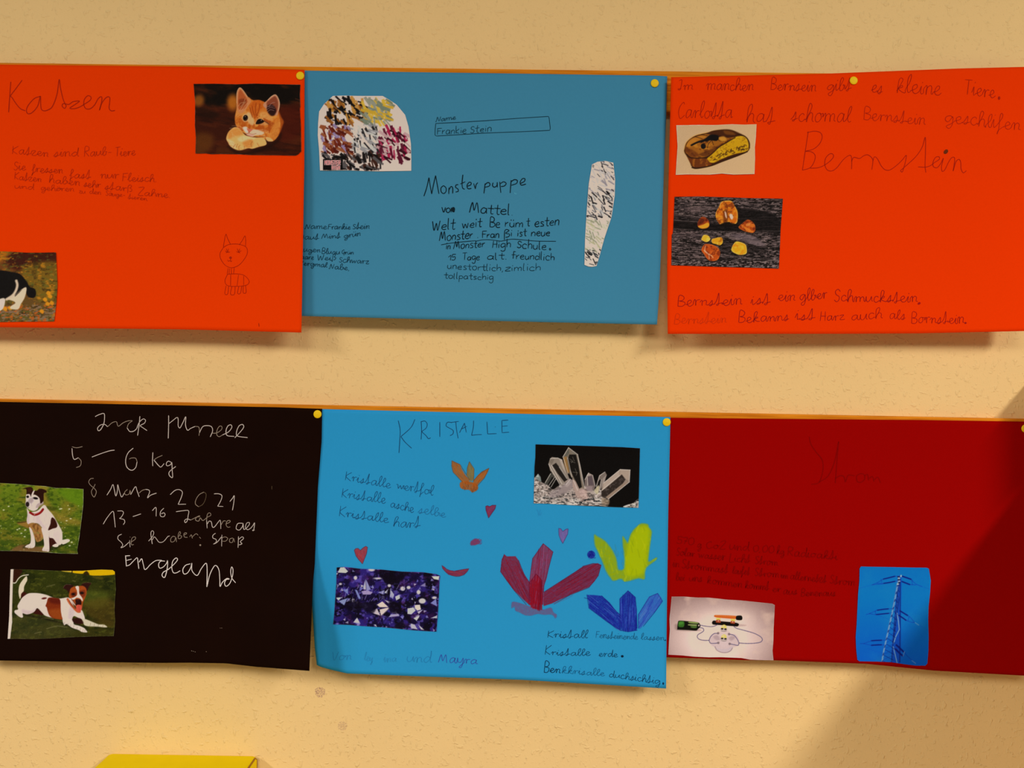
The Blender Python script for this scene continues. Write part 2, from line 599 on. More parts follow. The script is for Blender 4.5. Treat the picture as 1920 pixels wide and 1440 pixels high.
def word(text, x0, y0, x1, y1, xh, font='c', slant=0.12, seed=0, cap=1.0):
    """Strokes of one word written from (x0,y0) to (x1,y1) along the baseline, xh = height of a small letter."""
    tab = CUR if font == 'c' else PRN
    gl = [tab.get(c) or CAP[c] for c in text]
    W = sum(g[0] for g in gl)
    sx = (x1 - x0) / float(W)
    sy = xh / 10.0
    rr = random.Random(seed * 7919 + len(text) * 31 + int(x0))
    out, run, x = [], None, 0.0
    ang = math.atan2(y1 - y0, x1 - x0)
    for c, g in zip(text, gl):
        joined = font == 'c' and c in CUR
        if joined and run is not None and c in 'acdgo':
            out.append(np.vstack(run))
            run = None
        jy, js = rr.uniform(-0.7, 0.7), rr.uniform(0.9, 1.12)
        for k, s in enumerate(g[1]):
            q = s.copy()
            q[:, 1] = q[:, 1] * js * (cap if c in CAP else 1.0) + jy
            q = q + np.array([[rr.uniform(-.35, .35), rr.uniform(-.35, .35)] for _ in q])
            X = (x + q[:, 0]) * sx + q[:, 1] * sy * slant
            t = (x + q[:, 0]) * sx
            r = np.stack([x0 + X, y0 + t * math.tan(ang) - q[:, 1] * sy], -1)
            if joined and k == 0:
                if run is None:
                    run = [r]
                else:
                    run.append(r)
            else:
                out.append(r)
        if joined and c == 'r':
            out.append(np.vstack(run))
            run = None
        if not joined and run is not None:
            out.append(np.vstack(run))
            run = None
        x += g[0]
    if run is not None:
        out.append(np.vstack(run))
    return out


def write(sheet, crop, words, color, w, font='c', label=None, slant=0.12, seed=0, cap=1.0, jit=0.15):
    """One handwritten line: words = [(text, x0, y0, x1, y1, xh), ...]."""
    for i, q in enumerate(words):
        ribbons(sheet, crop, word(*q, font=font, slant=slant, seed=seed + i, cap=cap), color, w, name='handwritten_word', label=label, seed=seed + i, jit=jit)
# ---------------------------------------------------------------- the setting: wall and floor
def wall_material():
    mt = bpy.data.materials.new('woodchip_wallpaper')
    mt.use_nodes = True
    nt = mt.node_tree
    N, L = nt.nodes, nt.links
    b = N['Principled BSDF']
    b.inputs['Roughness'].default_value = 0.85
    b.inputs['Specular IOR Level'].default_value = 0.2
    tc = N.new('ShaderNodeTexCoord')

    def noise(scale, detail, stretch=None, rot=0.0):
        n = N.new('ShaderNodeTexNoise')
        n.inputs['Scale'].default_value = scale
        n.inputs['Detail'].default_value = detail
        src = tc.outputs['Object']
        if stretch:
            mp = N.new('ShaderNodeMapping')
            mp.inputs['Scale'].default_value = stretch
            mp.inputs['Rotation'].default_value = (0, rot, 0)
            L.new(src, mp.inputs['Vector'])
            src = mp.outputs[0]
        L.new(src, n.inputs['Vector'])
        return n.outputs['Fac']

    def ramp(src, lo, hi):
        r = N.new('ShaderNodeMapRange')
        r.interpolation_type = 'SMOOTHSTEP'
        r.inputs['From Min'].default_value = lo
        r.inputs['From Max'].default_value = hi
        L.new(src, r.inputs['Value'])
        return r.outputs[0]

    def math_(op, a, bb):
        n = N.new('ShaderNodeMath')
        n.operation = op
        for i, v in enumerate((a, bb)):
            if isinstance(v, (int, float)):
                n.inputs[i].default_value = v
            else:
                L.new(v, n.inputs[i])
        return n.outputs[0]

    c1 = ramp(noise(120, 2, (1.5, 1, 0.8), 0.6), 0.585, 0.73)
    c2 = ramp(noise(115, 2, (0.8, 1, 1.5), 0.9), 0.59, 0.74)
    c3 = ramp(noise(200, 2, (1.3, 1, 0.9), -0.6), 0.60, 0.78)
    base = noise(40, 2)
    fine = noise(500, 2)
    h = math_('ADD', math_('MULTIPLY', c1, 0.9), math_('MULTIPLY', c2, 0.85))
    h = math_('ADD', h, math_('MULTIPLY', c3, 0.6))
    h = math_('ADD', h, math_('MULTIPLY', base, 0.5))
    h = math_('ADD', h, math_('MULTIPLY', fine, 0.2))
    bp = N.new('ShaderNodeBump')
    bp.inputs['Strength'].default_value = 0.6
    bp.inputs['Distance'].default_value = 0.0011
    L.new(h, bp.inputs['Height'])
    L.new(bp.outputs[0], b.inputs['Normal'])
    # paint colour, slightly uneven, with two purplish smudges
    mx = N.new('ShaderNodeMix')
    mx.data_type = 'RGBA'
    wc = alb(WALL_COLOR)
    mx.inputs[6].default_value = tuple(wc * 0.955) + (1,)
    mx.inputs[7].default_value = tuple(np.minimum(1, wc * 1.045)) + (1,)
    L.new(noise(9, 3), mx.inputs[0])
    col = mx.outputs[2]
    for (px, py, r, k) in ((600, 1298, 0.0062, 0.8), (642, 1361, 0.0056, 0.5)):
        v = N.new('ShaderNodeVectorMath')
        v.operation = 'DISTANCE'
        L.new(tc.outputs['Object'], v.inputs[0])
        v.inputs[1].default_value = P(px, py, 0.0)
        inside = ramp(math_('ADD', v.outputs['Value'], math_('MULTIPLY', noise(380, 3), 0.004)), r + 0.0028, r + 0.0012)
        scr = ramp(noise(520, 3, (1, 1, 2.2), 0.9), 0.42, 0.58)
        mk = math_('MULTIPLY', math_('MULTIPLY', inside, scr), k)
        m2 = N.new('ShaderNodeMix')
        m2.data_type = 'RGBA'
        L.new(mk, m2.inputs[0])
        L.new(col, m2.inputs[6])
        m2.inputs[7].default_value = tuple(alb((150, 105, 95))) + (1,)
        col = m2.outputs[2]
    L.new(col, b.inputs['Base Color'])
    return mt


WALL_COLOR = (225, 184, 123)


def box_bm(x0, x1, y0, y1, z0, z1, bev=0.0, seg=2):
    bm = bmesh.new()
    bmesh.ops.create_cube(bm, size=1.0)
    for v in bm.verts:
        v.co = Vector((x0 + (v.co.x + .5) * (x1 - x0), y0 + (v.co.y + .5) * (y1 - y0), z0 + (v.co.z + .5) * (z1 - z0)))
    if bev:
        bmesh.ops.bevel(bm, geom=bm.edges[:], offset=bev, segments=seg, profile=0.5, affect='EDGES')
    return bm


w = bm_obj('wall_back', box_bm(-2.4, 2.4, 0.0, 0.12, 0.0, 2.75), wall_material())
tag(w, 'cream yellow woodchip wall carrying two wooden rails of posters', 'wall', kind='structure')
fl = bm_obj('floor', box_bm(-2.4, 2.4, -3.2, 0.12, -0.05, 0.0), mat('floor_lino', (150, 120, 90), 0.5, 0.4, 0.15, 30))
tag(fl, 'plain brown floor below the wall', 'floor', kind='structure')

# ---------------------------------------------------------------- two wooden display rails
def wood_mat():
    mt = bpy.data.materials.new('honey_wood')
    mt.use_nodes = True
    nt = mt.node_tree
    b = nt.nodes['Principled BSDF']
    tc = nt.nodes.new('ShaderNodeTexCoord')
    mp = nt.nodes.new('ShaderNodeMapping')
    mp.inputs['Scale'].default_value = (6, 60, 160)
    n = nt.nodes.new('ShaderNodeTexNoise')
    n.inputs['Scale'].default_value = 3
    n.inputs['Detail'].default_value = 5
    r = nt.nodes.new('ShaderNodeValToRGB')
    r.color_ramp.elements[0].position = 0.3
    r.color_ramp.elements[0].color = tuple(alb((176, 92, 8))) + (1,)
    r.color_ramp.elements[1].position = 0.7
    r.color_ramp.elements[1].color = tuple(alb((218, 130, 22))) + (1,)
    nt.links.new(tc.outputs['Object'], mp.inputs[0])
    nt.links.new(mp.outputs[0], n.inputs['Vector'])
    nt.links.new(n.outputs['Fac'], r.inputs[0])
    nt.links.new(r.outputs[0], b.inputs['Base Color'])
    b.inputs['Roughness'].default_value = 0.6
    b.inputs['Specular IOR Level'].default_value = 0.08
    return mt


WOOD = wood_mat()
RAIL = 0.0135


def rail(yl, yr, h, label):
    """A flat batten; yl and yr are where its upper front edge crosses x = 0 and x = 1920."""
    f = lambda x, y: P(x, y, RAIL)
    a, b = f(-420, yl - (yr - yl) * 420 / 1920.0), f(1942, yr + (yr - yl) * 22 / 1920.0)
    bm = bmesh.new()
    hz = Vector((0, 0, h * (D - RAIL) / F))
    up = 0.0015
    vs = []
    for e in (a, b):
        for dy, dz in ((0, 0), (0, 1)):
            p = e - hz * dz
            vs.append(bm.verts.new(p))
            vs.append(bm.verts.new(Vector((p.x, -0.0001, p.z))))
    for q in ((0, 4, 6, 2), (1, 3, 7, 5), (0, 1, 5, 4), (2, 6, 7, 3), (0, 2, 3, 1), (4, 5, 7, 6)):
        bm.faces.new([vs[i] for i in q])
    bmesh.ops.recalc_face_normals(bm, faces=bm.faces[:])
    bmesh.ops.bevel(bm, geom=bm.edges[:], offset=0.0012, segments=2, profile=0.5, affect='EDGES')
    o = bm_obj('display_rail', bm, WOOD)
    return tag(o, label, 'wooden rail')


rail(117.0, 141.5, 76, 'thin honey wood rail behind the upper row of posters')
rail(748.0, 785.5, 76, 'thin honey wood rail behind the lower row of posters')

# ---------------------------------------------------------------- yellow box below the black poster
BX0, BX1 = P(205, 1408, 0).x, P(485, 1414, 0).x
BZ = P(345, 1411.5, 0).z


def yellow_box():
    bm = box_bm(BX0, BX1, -0.14, -0.0008, BZ - 0.24, BZ, 0.006, 3)
    o = bm_obj('wall_box', bm, mat('yellow_vinyl', (232, 188, 0), 0.6, 0.06, 0.05, 40, 0.15), smooth=True)
    tag(o, 'yellow box against the wall under the black poster, only its top showing', 'box')
    bm = bmesh.new()
    r = 0.0011
    path = [Vector((BX1 - 0.0018, -0.134, BZ - 0.0016)), Vector((BX1 - 0.0018, -0.008, BZ - 0.0016)), Vector((BX1 - 0.0018, -0.002, BZ - 0.006)), Vector((BX1 - 0.0008, -0.002, BZ - 0.235))]
    rings = []
    for i, p in enumerate(path):
        t = (path[min(i + 1, 3)] - path[max(i - 1, 0)]).normalized()
        u = t.cross(Vector((1, 0, 0))).normalized()
        rings.append([bm.verts.new(p + Vector((1, 0, 0)) * r * math.cos(k * math.pi / 4) + u * r * math.sin(k * math.pi / 4)) for k in range(8)])
    for a, b in zip(rings[:-1], rings[1:]):
        for k in range(8):
            bm.faces.new((a[k], a[(k + 1) % 8], b[(k + 1) % 8], b[k]))
    bm.faces.new(rings[0][::-1])
    bm.faces.new(rings[-1])
    s = bm_obj('edge_seam', bm, mat('seam_brown', (150, 95, 5), 0.6), o, True)
    s['label'] = 'brownish seam along the right edge'


yellow_box()

# cupboard added out of frame; its upper corner shades the lower right wall
CUPBOARD_PY = 838
CX = P(1956, 870, 0).x
CT = P(1956, CUPBOARD_PY, 0).z


def shade_cupboard():
    root = bpy.data.objects.new('shade_cupboard', None)
    COL.objects.link(root)
    root.location = (CX + 0.3, -0.30, 0)
    tag(root, 'wooden cupboard added out of view on the right to cast a shadow', 'shade_cupboard')
    wm = mat('shade_cupboard_wood', (205, 160, 100), 0.5, 0.3, 0.1, 12)
    off = -root.location
    def part(name, bm, m_, par=root):
        bmesh.ops.translate(bm, verts=bm.verts[:], vec=off)
        return bm_obj(name, bm, m_, par)
    part('carcass', box_bm(CX, CX + 0.6, -0.60, -0.001, 0.0, CT, 0.003), wm)
    for a, b, hx in ((CX + 0.002, CX + 0.299, CX + 0.27), (CX + 0.301, CX + 0.598, CX + 0.33)):
        d = part('door', box_bm(a, b, -0.619, -0.601, 0.06, CT - 0.005, 0.002), wm)
        part('door_handle', box_bm(hx - 0.006, hx + 0.006, -0.64, -0.6195, 0.75, 0.9, 0.003), mat('steel', (170, 160, 150), 0.3), d)



shade_cupboard()
PX = P(1944, 720, 0).x
cb = bm_obj('shade_box', box_bm(PX, PX + 0.42, -0.125, -0.001, CT + 0.0005, P(1944, 694, 0).z, 0.002), mat('cardboard', (196, 150, 92), 0.8, 0.1, 0.08, 60))  # unseen box added to darken the wall and red poster near the right edge
tag(cb, 'flat brown cardboard box added out of view to shade the wall beside it', 'box')
# ---------------------------------------------------------------- six paper posters
def paper(name, color):
    return mat(name, color, 0.9, 0.04, 0.035, 420, 0.10)


def sm(x, a, b):
    t = np.clip((x - a) / (b - a), 0, 1)
    return t * t * (3 - 2 * t)


def rip(px, py, s, amp):
    return amp * (fbm(px / 190.0, py / 150.0, s, 2) - 0.5)


def d_cats(px, py):
    v = np.clip((py - 121) / 500.0, -0.05, 1.1)
    return 0.0172 + 0.017 * v ** 2 + 0.006 * sm(px, 440, 571) * sm(v, 0.05, 0.5) + rip(px, py, 3, 0.0016) * sm(v, 0.05, 0.4)


def d_doll(px, py):
    v = np.clip((py - 136) / 470.0, -0.05, 1.1)
    return 0.0152 + 0.0115 * v ** 2 - 0.0015 * sm(-px, -600, -560) + 0.005 * sm(px, 1150, 1250) * sm(v, 0.0, 0.7) + rip(px, py, 9, 0.0016) * sm(v, 0.05, 0.4)


def d_amber(px, py):
    v = np.clip((py - 140) / 485.0, -0.05, 1.1)
    return 0.0160 + 0.016 * v ** 2 + 0.006 * sm(px, 1680, 1930) + 0.008 * sm(-px, -1340, -1252) + rip(px, py, 21, 0.0018) * sm(v, 0.05, 0.4)


def d_black(px, py):
    v = np.clip((py - 757) / 495.0, -0.05, 1.1)
    return 0.0172 + 0.014 * v ** 2 + 0.026 * sm(px, 430, 590) * sm(v, 0.55, 1.0) + rip(px, py, 33, 0.002) * sm(v, 0.05, 0.4)


def d_crystal(px, py):
    v = np.clip((py - 775) / 500.0, -0.05, 1.1)
    return 0.0156 + 0.016 * v ** 2 - 0.018 * sm(-px, -680, -590) * sm(v, 0.45, 1.0) + rip(px, py, 41, 0.0016) * sm(v, 0.05, 0.4)


def d_red(px, py):
    v = np.clip((py - 787) / 455.0, -0.05, 1.1)
    return 0.0142 + 0.0105 * v ** 2 + 0.003 * sm(px, 1600, 1930) * v + rip(px, py, 55, 0.0016) * sm(v, 0.05, 0.4)


S_CAT = Sheet('poster', '-96,119 0,121 340,124.8 571,131', '-96,611 0,613.5 340,617.5 565,623.5', '-96,119 -96,611',
              '571,131 570.5,310 568.6,420 565,623.5', d_cats, paper('orange_card', (226, 54, 0)), (222, 52, 0))
tag(S_CAT.o, 'orange poster about cats, a kitten photo at its top right corner', 'poster', 'posters on the rails')

S_DOLL = Sheet('poster', '556,132 573,132.4 860,136.4 1230,141.8 1251,143', '556,592 566,592.5 780,598 1000,603.5 1232,608.5',
               '556,132 556,592', '1251,143 1249,220 1243.5,360 1237,530 1232,608.5', d_doll, paper('grey_blue_card', (60, 124, 152)), (58, 122, 149))
tag(S_DOLL.o, 'grey-blue poster between two orange ones, with black handwriting and a ruled name box', 'poster', 'posters on the rails')

S_AMB = Sheet('poster', '1258.5,144.7 1550,138 1627,135 1800,128.3 1927,125.2', '1252,626 1580,625.8 1723,625 1927,620.5',
              '1258.5,144.7 1253,360 1251,500 1252,626', '1927,125.2 1927,620.5', d_amber, paper('orange_red_card', (224, 51, 0)), (222, 50, 0))
tag(S_AMB.o, 'orange poster about amber, with two pasted amber photos, right of the grey-blue poster', 'poster', 'posters on the rails')

S_RED = Sheet('poster', '1244,783 1450,785.3 1719,787.4 1930,790.5', '1240,1232 1251,1232.5 1402,1238 1448,1238 1623,1244.6 1752,1257.5 1930,1267.5',
              '1244,783 1240,1232', '1930,790.5 1930,1267.5', d_red, paper('dark_red_card', (140, 1, 0)), (138, 1, 0))
tag(S_RED.o, 'dark red poster with faint pencil writing and a power pylon photo', 'poster', 'posters on the rails')

S_CRY = Sheet('poster', '588,767 604,767 1000,776.4 1257,782', '594,1247 600,1250 616,1254.6 650,1262.7 780,1268 900,1272 980,1274.8 1249,1291',
              '588,767 583,1060 585,1133 590,1213 594,1247', '1257,782 1256.6,810 1253,960 1250,1180 1249,1291', d_crystal,
              paper('sky_blue_card', (38, 136, 184)), (37, 133, 181))
tag(S_CRY.o, 'bright blue poster about crystals, covered in coloured pencil crystals and hearts', 'poster', 'posters on the rails')

S_BLK = Sheet('poster', '-70,751.5 0,753.3 100,755.3 520,763.6 604,766.5', '-70,1237 0,1238.5 120,1240.6 300,1243 353,1242.6 424,1243.8 477,1250 580,1258',
              '-70,751.5 -70,1237', '604,766.5 603,826 596,913 590,1060 587,1090 585,1133 580,1258', d_black,
              mat('black_card', (18, 4, 1), 0.8, 0.05, 0.25, 25, 0.08), (17, 4, 1))
tag(S_BLK.o, 'black poster about a dog breed, with white handwriting and two dog photos', 'poster', 'posters on the rails')

# ---------------------------------------------------------------- brass yellow thumbtacks
def tack():
    bm = bmesh.new()
    prof = [(0.0, 0.0018), (0.0006, 0.0016), (0.0022, 0.0014), (0.0038, 0.0012), (0.0045, 0.0009), (0.0048, 0.0005), (0.0047, 0.0004), (0.0043, 0.0), (0.0009, -0.0001), (0.0006, -0.004), (0.0, -0.006)]
    n = 28
    rings = []
    for r, h in prof:
        if r == 0:
            rings.append([bm.verts.new((0, -h, 0))])
        else:
            rings.append([bm.verts.new((r * math.cos(2 * math.pi * k / n), -h, r * math.sin(2 * math.pi * k / n))) for k in range(n)])
    for a, b in zip(rings[:-1], rings[1:]):
        for k in range(n):
            if len(a) == 1:
                bm.faces.new((a[0], b[k], b[(k + 1) % n]))
            elif len(b) == 1:
                bm.faces.new((a[k], b[0], a[(k + 1) % n]))
            else:
                bm.faces.new((a[k], b[k], b[(k + 1) % n], a[(k + 1) % n]))
    bmesh.ops.recalc_face_normals(bm, faces=bm.faces[:])
    mt = mat('brass_yellow', (238, 180, 10), 0.5, 0.2)
    return bm_obj('thumbtack', bm, mt, None, True)


TACK = tack()
for i, (px, py, sh, lb) in enumerate((
        (563, 142.3, S_CAT, 'yellow thumbtack in the top right corner of the orange cat poster'),
        (1227.5, 156.3, S_DOLL, 'yellow thumbtack at the top right corner of the grey-blue poster'),
        (1600.3, 151.3, S_AMB, 'yellow thumbtack in the top line of writing on the amber poster'),
        (595.5, 776.6, S_BLK, 'yellow thumbtack in the top right corner of the black poster'),
        (1250, 791.5, S_CRY, 'yellow thumbtack in the top right corner of the bright blue poster'),
        (1922, 803.5, S_RED, 'yellow thumbtack on the dark red poster, cut by the right edge of the photo'))):
    o = TACK if i == 0 else TACK.copy()
    if i:
        COL.objects.link(o)
    o.location = P(px, py, float(sh.depth(np.float64(px), np.float64(py))) + 0.0004)
    tag(o, lb, 'thumbtack', 'thumbtacks holding the posters')
PENCIL.update({id(S_AMB): 0.82, id(S_CAT): 0.9, id(S_CRY): 0.86, id(S_DOLL): 0.93})
# ---------------------------------------------------------------- writing on the orange cat poster
A1 = (0, 110, 4.965)
A3 = (0, 400, 3.2)
c_or = (158, 30, 8)
ribbons(S_CAT, A1, ['100,215 92,320 85,420 80,500', '205,200 150,275 98,345 110,360 150,420 190,465 235,485',
    '375,350 320,370 265,430 245,480 260,512 300,500 350,440 375,350 378,420 385,470 410,485 450,475 490,440 530,330 550,195 562,270 585,370 605,420 615,440 600,462 578,440 590,418 640,425 680,400 738,395 700,425 650,460 690,465 740,450 790,420 840,385 845,355 815,345 785,380 780,430 800,465 840,465 880,430 915,370 945,355 945,400 925,480',
    '925,480 950,410 990,360 1020,360 1020,410 1015,460 1035,485 1070,482'], c_or, 1.7, label='large pencilled title reading Katzen')
c_o2 = (180, 38, 6)
write(S_CAT, A1, [('Katzen', 110, 885, 450, 912, 40), ('sind', 495, 912, 735, 905, 42), ('Raub-', 780, 912, 1040, 895, 42), ('Tiere', 1065, 908, 1260, 902, 42)], c_o2, 1.35, seed=1, slant=.1)
write(S_CAT, A1, [('Sie', 120, 1038, 240, 1038, 38), ('fressen', 290, 1055, 585, 1068, 36), ('fast', 640, 1108, 845, 1115, 40), ('nur', 930, 1112, 1105, 1118, 38), ('Fleisch.', 1135, 1140, 1470, 1148, 36)], c_o2, 1.35, seed=2, slant=.1)
write(S_CAT, A1, [('Katzen', 130, 1122, 385, 1148, 34), ('haben', 450, 1150, 745, 1184, 36), ('sehr', 775, 1192, 935, 1202, 34), ('starß', 970, 1212, 1230, 1240, 34), ('Zahne.', 1280, 1268, 1595, 1298, 34)], c_o2, 1.35, seed=3, slant=.1)
write(S_CAT, A1, [('und', 130, 1206, 320, 1220, 26), ('gehören', 375, 1222, 690, 1238, 26), ('zu', 730, 1250, 795, 1256, 24), ('den', 830, 1256, 940, 1266, 24), ('Säuge-', 980, 1272, 1165, 1288, 24), ('tieren.', 1190, 1302, 1385, 1324, 22)], (184, 40, 6), 1.2, seed=4, slant=.1)
ribbons(S_CAT, A3, ['1340,205 1345,170 1355,125 1365,150 1382,185', '1435,190 1455,160 1470,135 1474,170 1472,200',
    '1340,205 1370,188 1420,184 1465,195 1483,215 1480,250 1450,295 1420,318 1385,326 1350,310 1325,275 1320,240 1340,205',
    '1352,225 1362,233 1380,232', '1358,212 1365,231', '1371,211 1367,231', '1362,233 1356,238', '1418,228 1430,234 1447,224', '1423,211 1431,232', '1438,212 1432,232', '1432,234 1440,239',
    '1366,278 1370,288 1381,282 1384,290 1392,284', '1384,268 1383,282',
    '1368,328 1363,365', '1377,330 1374,365', '1388,330 1388,365', '1405,326 1401,365',
    '1365,365 1420,363 1460,370 1485,390 1495,412 1480,430 1440,437 1380,437 1355,425 1350,400 1365,365', '1384,367 1383,435', '1431,368 1422,436', '1462,374 1462,432',
    '1356,434 1349,482 1366,483 1371,438', '1391,438 1383,484 1406,485 1411,438', '1433,437 1425,478 1442,479 1451,434', '1460,433 1459,475 1476,475 1473,430'],
    (150, 26, 6), 1.0, 'cat_drawing', 'small pencil drawing of a striped cat with pointed ears')
blob(S_CAT, A3, 1383, 266, 8, 7, (160, 30, 8), label='pencilled nose of the drawn cat')
ribbons(S_CAT, A3, ['1552,658 1555,680'], (120, 20, 6), 1.1, 'pencil_mark')

# ---------------------------------------------------------------- writing on the grey-blue poster
B1 = (780, 190, 6.4)
B2 = (780, 370, 6.4)
B3 = (550, 390, 6.261)
k1 = (14, 32, 40)
k2 = (20, 50, 62)
write(S_DOLL, B1, [('Name', 232, 246, 480, 216, 34)], (24, 62, 78), 1.25, seed=5, cap=.85)
ribbons(S_DOLL, B1, ['235,265 540,250', '540,250 840,232 1200,205 1590,180', '1590,180 1598,200 1612,330 1605,348', '1605,348 1240,365 840,380 245,416', '245,416 228,405 230,330 238,263'],
        (16, 44, 56), 1.25, 'name_box', 'hand drawn long box below the word Name', smooth=False)
write(S_DOLL, B1, [('Frankie', 252, 396, 610, 382, 46), ('Stein', 645, 382, 912, 358, 46)], (22, 58, 72), 1.3, 'p', seed=6, slant=.05, cap=.85)
ribbons(S_DOLL, B1, ['95,1138 130,1030 155,915', '155,915 170,1010 188,1112', '188,1112 212,990 235,890', '235,890 255,1000 275,1110', '330,1010 300,1040 303,1085 330,1106 358,1085 360,1040 330,1010', '395,1035 393,1112', '395,1065 420,1022 440,1040 440,1105', '508,1000 482,1003 475,1030 505,1055 505,1080 475,1088',
    '562,880 553,980 560,1040 585,1055', '530,992 592,965', '612,1020 655,1003 662,978 637,972 612,1010 625,1048 665,1045', '692,985 712,1052', '712,1050 722,1000 742,975',
    '830,985 822,1050 815,1105', '828,1000 860,975 885,985 880,1015 825,1032', '925,975 918,1010 940,1030 970,1010 975,970', '975,970 976,1032', '1005,965 1012,1040 1018,1098', '1010,990 1050,965 1082,985 1060,1015 1020,1022',
    '1142,945 1135,1030 1130,1100', '1140,965 1180,940 1215,950 1205,985 1145,1007', '1255,985 1300,960 1307,930 1278,928 1250,970 1265,1005 1320,992'], k1, 1.9, label='large black handwriting in the middle of the sheet')
ribbons(S_DOLL, B1, ['1185,1095 1190,1115', '1205,1102 1200,1118'], (90, 175, 200), 0.9, 'light_scratch')
write(S_DOLL, B2, [('von', 308, 180, 470, 178, 62), ('Mattel.', 640, 186, 1185, 212, 66)], k1, 1.9, 'p', seed=7, slant=.06, cap=.95)
blob(S_DOLL, B2, 447, 152, 20, 26, k1, label='blacked-out letter')
write(S_DOLL, B2, [('Welt', 190, 402, 475, 378, 62), ('weit', 550, 372, 795, 355, 60), ('Be', 880, 355, 1015, 365, 60), ('rüm', 1060, 355, 1295, 365, 58), ('t', 1320, 348, 1368, 345, 56), ('esten', 1420, 355, 1725, 332, 60)], k1, 1.75, 'p', seed=8, slant=.06, cap=.9)
write(S_DOLL, B2, [('Monster', 278, 525, 685, 490, 58), ('.', 730, 482, 770, 482, 50), ('Fran', 790, 485, 1005, 485, 48), ('ßi', 1050, 480, 1165, 468, 46), ('ist', 1212, 470, 1328, 465, 48), ('neue', 1380, 465, 1612, 462, 50)], k1, 1.75, 'p', seed=9, slant=.06, cap=.9)
ribbons(S_DOLL, B2, ['300,570 450,545 700,522 720,526 800,510 900,510 1010,525 1050,520 1150,502 1300,512 1450,525 1680,528'], k1, 1.3, 'underline')
write(S_DOLL, B2, [('in', 360, 620, 415, 622, 48), ('Monster', 450, 622, 830, 592, 50), ('High', 910, 610, 1145, 600, 52), ('Schule', 1205, 608, 1570, 630, 52)], k1, 1.6, 'p', seed=10, slant=.06, cap=.85)
ribbons(S_DOLL, B2, ['1608,608 1600,620 1606,634 1618,626 1608,608'], k1, 1.5, 'full_stop')
write(S_DOLL, B2, [('15', 388, 758, 475, 752, 34), ('Tage', 555, 755, 768, 748, 46), ('alt.', 850, 750, 1110, 740, 46), ('freundlich', 1145, 735, 1670, 760, 48)], k1, 1.5, 'p', seed=11, slant=.06, cap=.95)
write(S_DOLL, B2, [('unestortlich,', 372, 858, 1062, 886, 44), ('zimlich', 1065, 886, 1505, 876, 44)], k2, 1.35, 'p', seed=12, slant=.04)
write(S_DOLL, B2, [('tollpatschig', 335, 975, 935, 990, 38)], k2, 1.35, 'p', seed=13, slant=.06)
k3 = (20, 54, 70)
write(S_DOLL, B3, [('Name', 130, 246, 395, 246, 34), ('Frankie', 405, 250, 672, 250, 34), ('Stein', 690, 247, 895, 242, 36)], k3, 1.2, seed=14, cap=.8)
write(S_DOLL, B3, [('Haut', 72, 366, 300, 366, 34), ('Mint', 330, 364, 555, 352, 34), ('grün', 590, 355, 790, 326, 34)], k3, 1.2, seed=15, cap=.8)
write(S_DOLL, B3, [('Augen', 60, 514, 318, 520, 32), ('Bluau', 330, 535, 548, 545, 34), ('Grün', 565, 542, 708, 545, 28)], k3, 1.2, seed=16, cap=.9)
write(S_DOLL, B3, [('Haare', 52, 600, 240, 605, 34), ('Weiß', 278, 610, 500, 612, 34), ('Schwarz', 530, 635, 890, 658, 36)], k3, 1.25, seed=17, cap=.85)
write(S_DOLL, B3, [('Vergmal', 70, 668, 398, 698, 32), ('Nabe,', 415, 712, 668, 732, 34)], k3, 1.25, seed=18, cap=.85)

# ---------------------------------------------------------------- writing on the amber poster
C1 = (1230, 110, 5.189)
C2 = (1550, 110, 5.189)
C4 = (1230, 500, 5.486)
C5 = (1550, 500, 5.189)
o1 = (158, 26, 10)
o2 = (168, 30, 10)
write(S_AMB, C1, [('Im', 205, 305, 360, 302, 48), ('manchen', 485, 306, 948, 310, 58), ('Bernsein', 1110, 300, 1560, 322, 58), ('gibt', 1660, 312, 1900, 312, 60)], o1, 1.25, seed=19, label='top line of pencilled writing')
write(S_AMB, C2, [('es', 430, 332, 545, 340, 76), ('kleine', 672, 322, 1112, 362, 80), ('Tiere', 1330, 340, 1640, 382, 78)], o1, 1.3, seed=20, cap=.95)
blob(S_AMB, C2, 1678, 383, 11, 17, o1)
write(S_AMB, C1, [('Carlotta', 205, 575, 745, 578, 76), ('hat', 865, 610, 1155, 630, 84), ('schomal', 1310, 606, 1895, 622, 84)], o1, 1.35, seed=21)
write(S_AMB, C2, [('Bernstein', 352, 592, 960, 642, 64), ('geschlifen', 1145, 610, 1885, 702, 72)], o2, 1.25, seed=22)
ribbons(S_AMB, C1, ['1482,708 1465,820 1445,950 1425,1085', '1470,720 1540,705 1600,720 1617,765 1590,830 1530,880 1455,900 1510,905 1548,940 1540,1000 1500,1060 1425,1085',
    '1500,1066 1580,1060 1640,1035 1700,990 1728,950 1715,925 1685,930 1650,970 1643,1030 1665,1080 1710,1092 1760,1060 1820,985 1870,945 1898,945 1905,1000 1903,1075'], o1, 1.45, label='large pencilled title reading Bernstein')
ribbons(S_AMB, C2, ['243,1000 265,960 320,970 360,945 400,935 440,965 450,1000 440,1080', '450,1000 465,955 495,975 530,1040 570,1080 620,1080 690,1030 740,980 775,940 765,1010 745,1080 735,1103 720,1090 740,1070 780,1035 870,950 930,860 960,765 962,900 958,1040 966,1108',
    '890,1052 960,1055 1010,1040 1050,1010 1095,980 1095,955 1060,960 1035,1010 1040,1050 1075,1060 1110,1020 1135,970 1118,1050 1125,1095 1150,1080 1185,1010 1215,965 1245,965 1240,1040 1230,1095', '1232,1090 1260,1000 1290,980 1305,1010 1308,1070 1330,1110 1360,1090'], o1, 1.45, label='second half of the large title')
blob(S_AMB, C2, 1160, 905, 25, 18, (100, 38, 14), rot=-0.8, label='dark dot over the letter i')
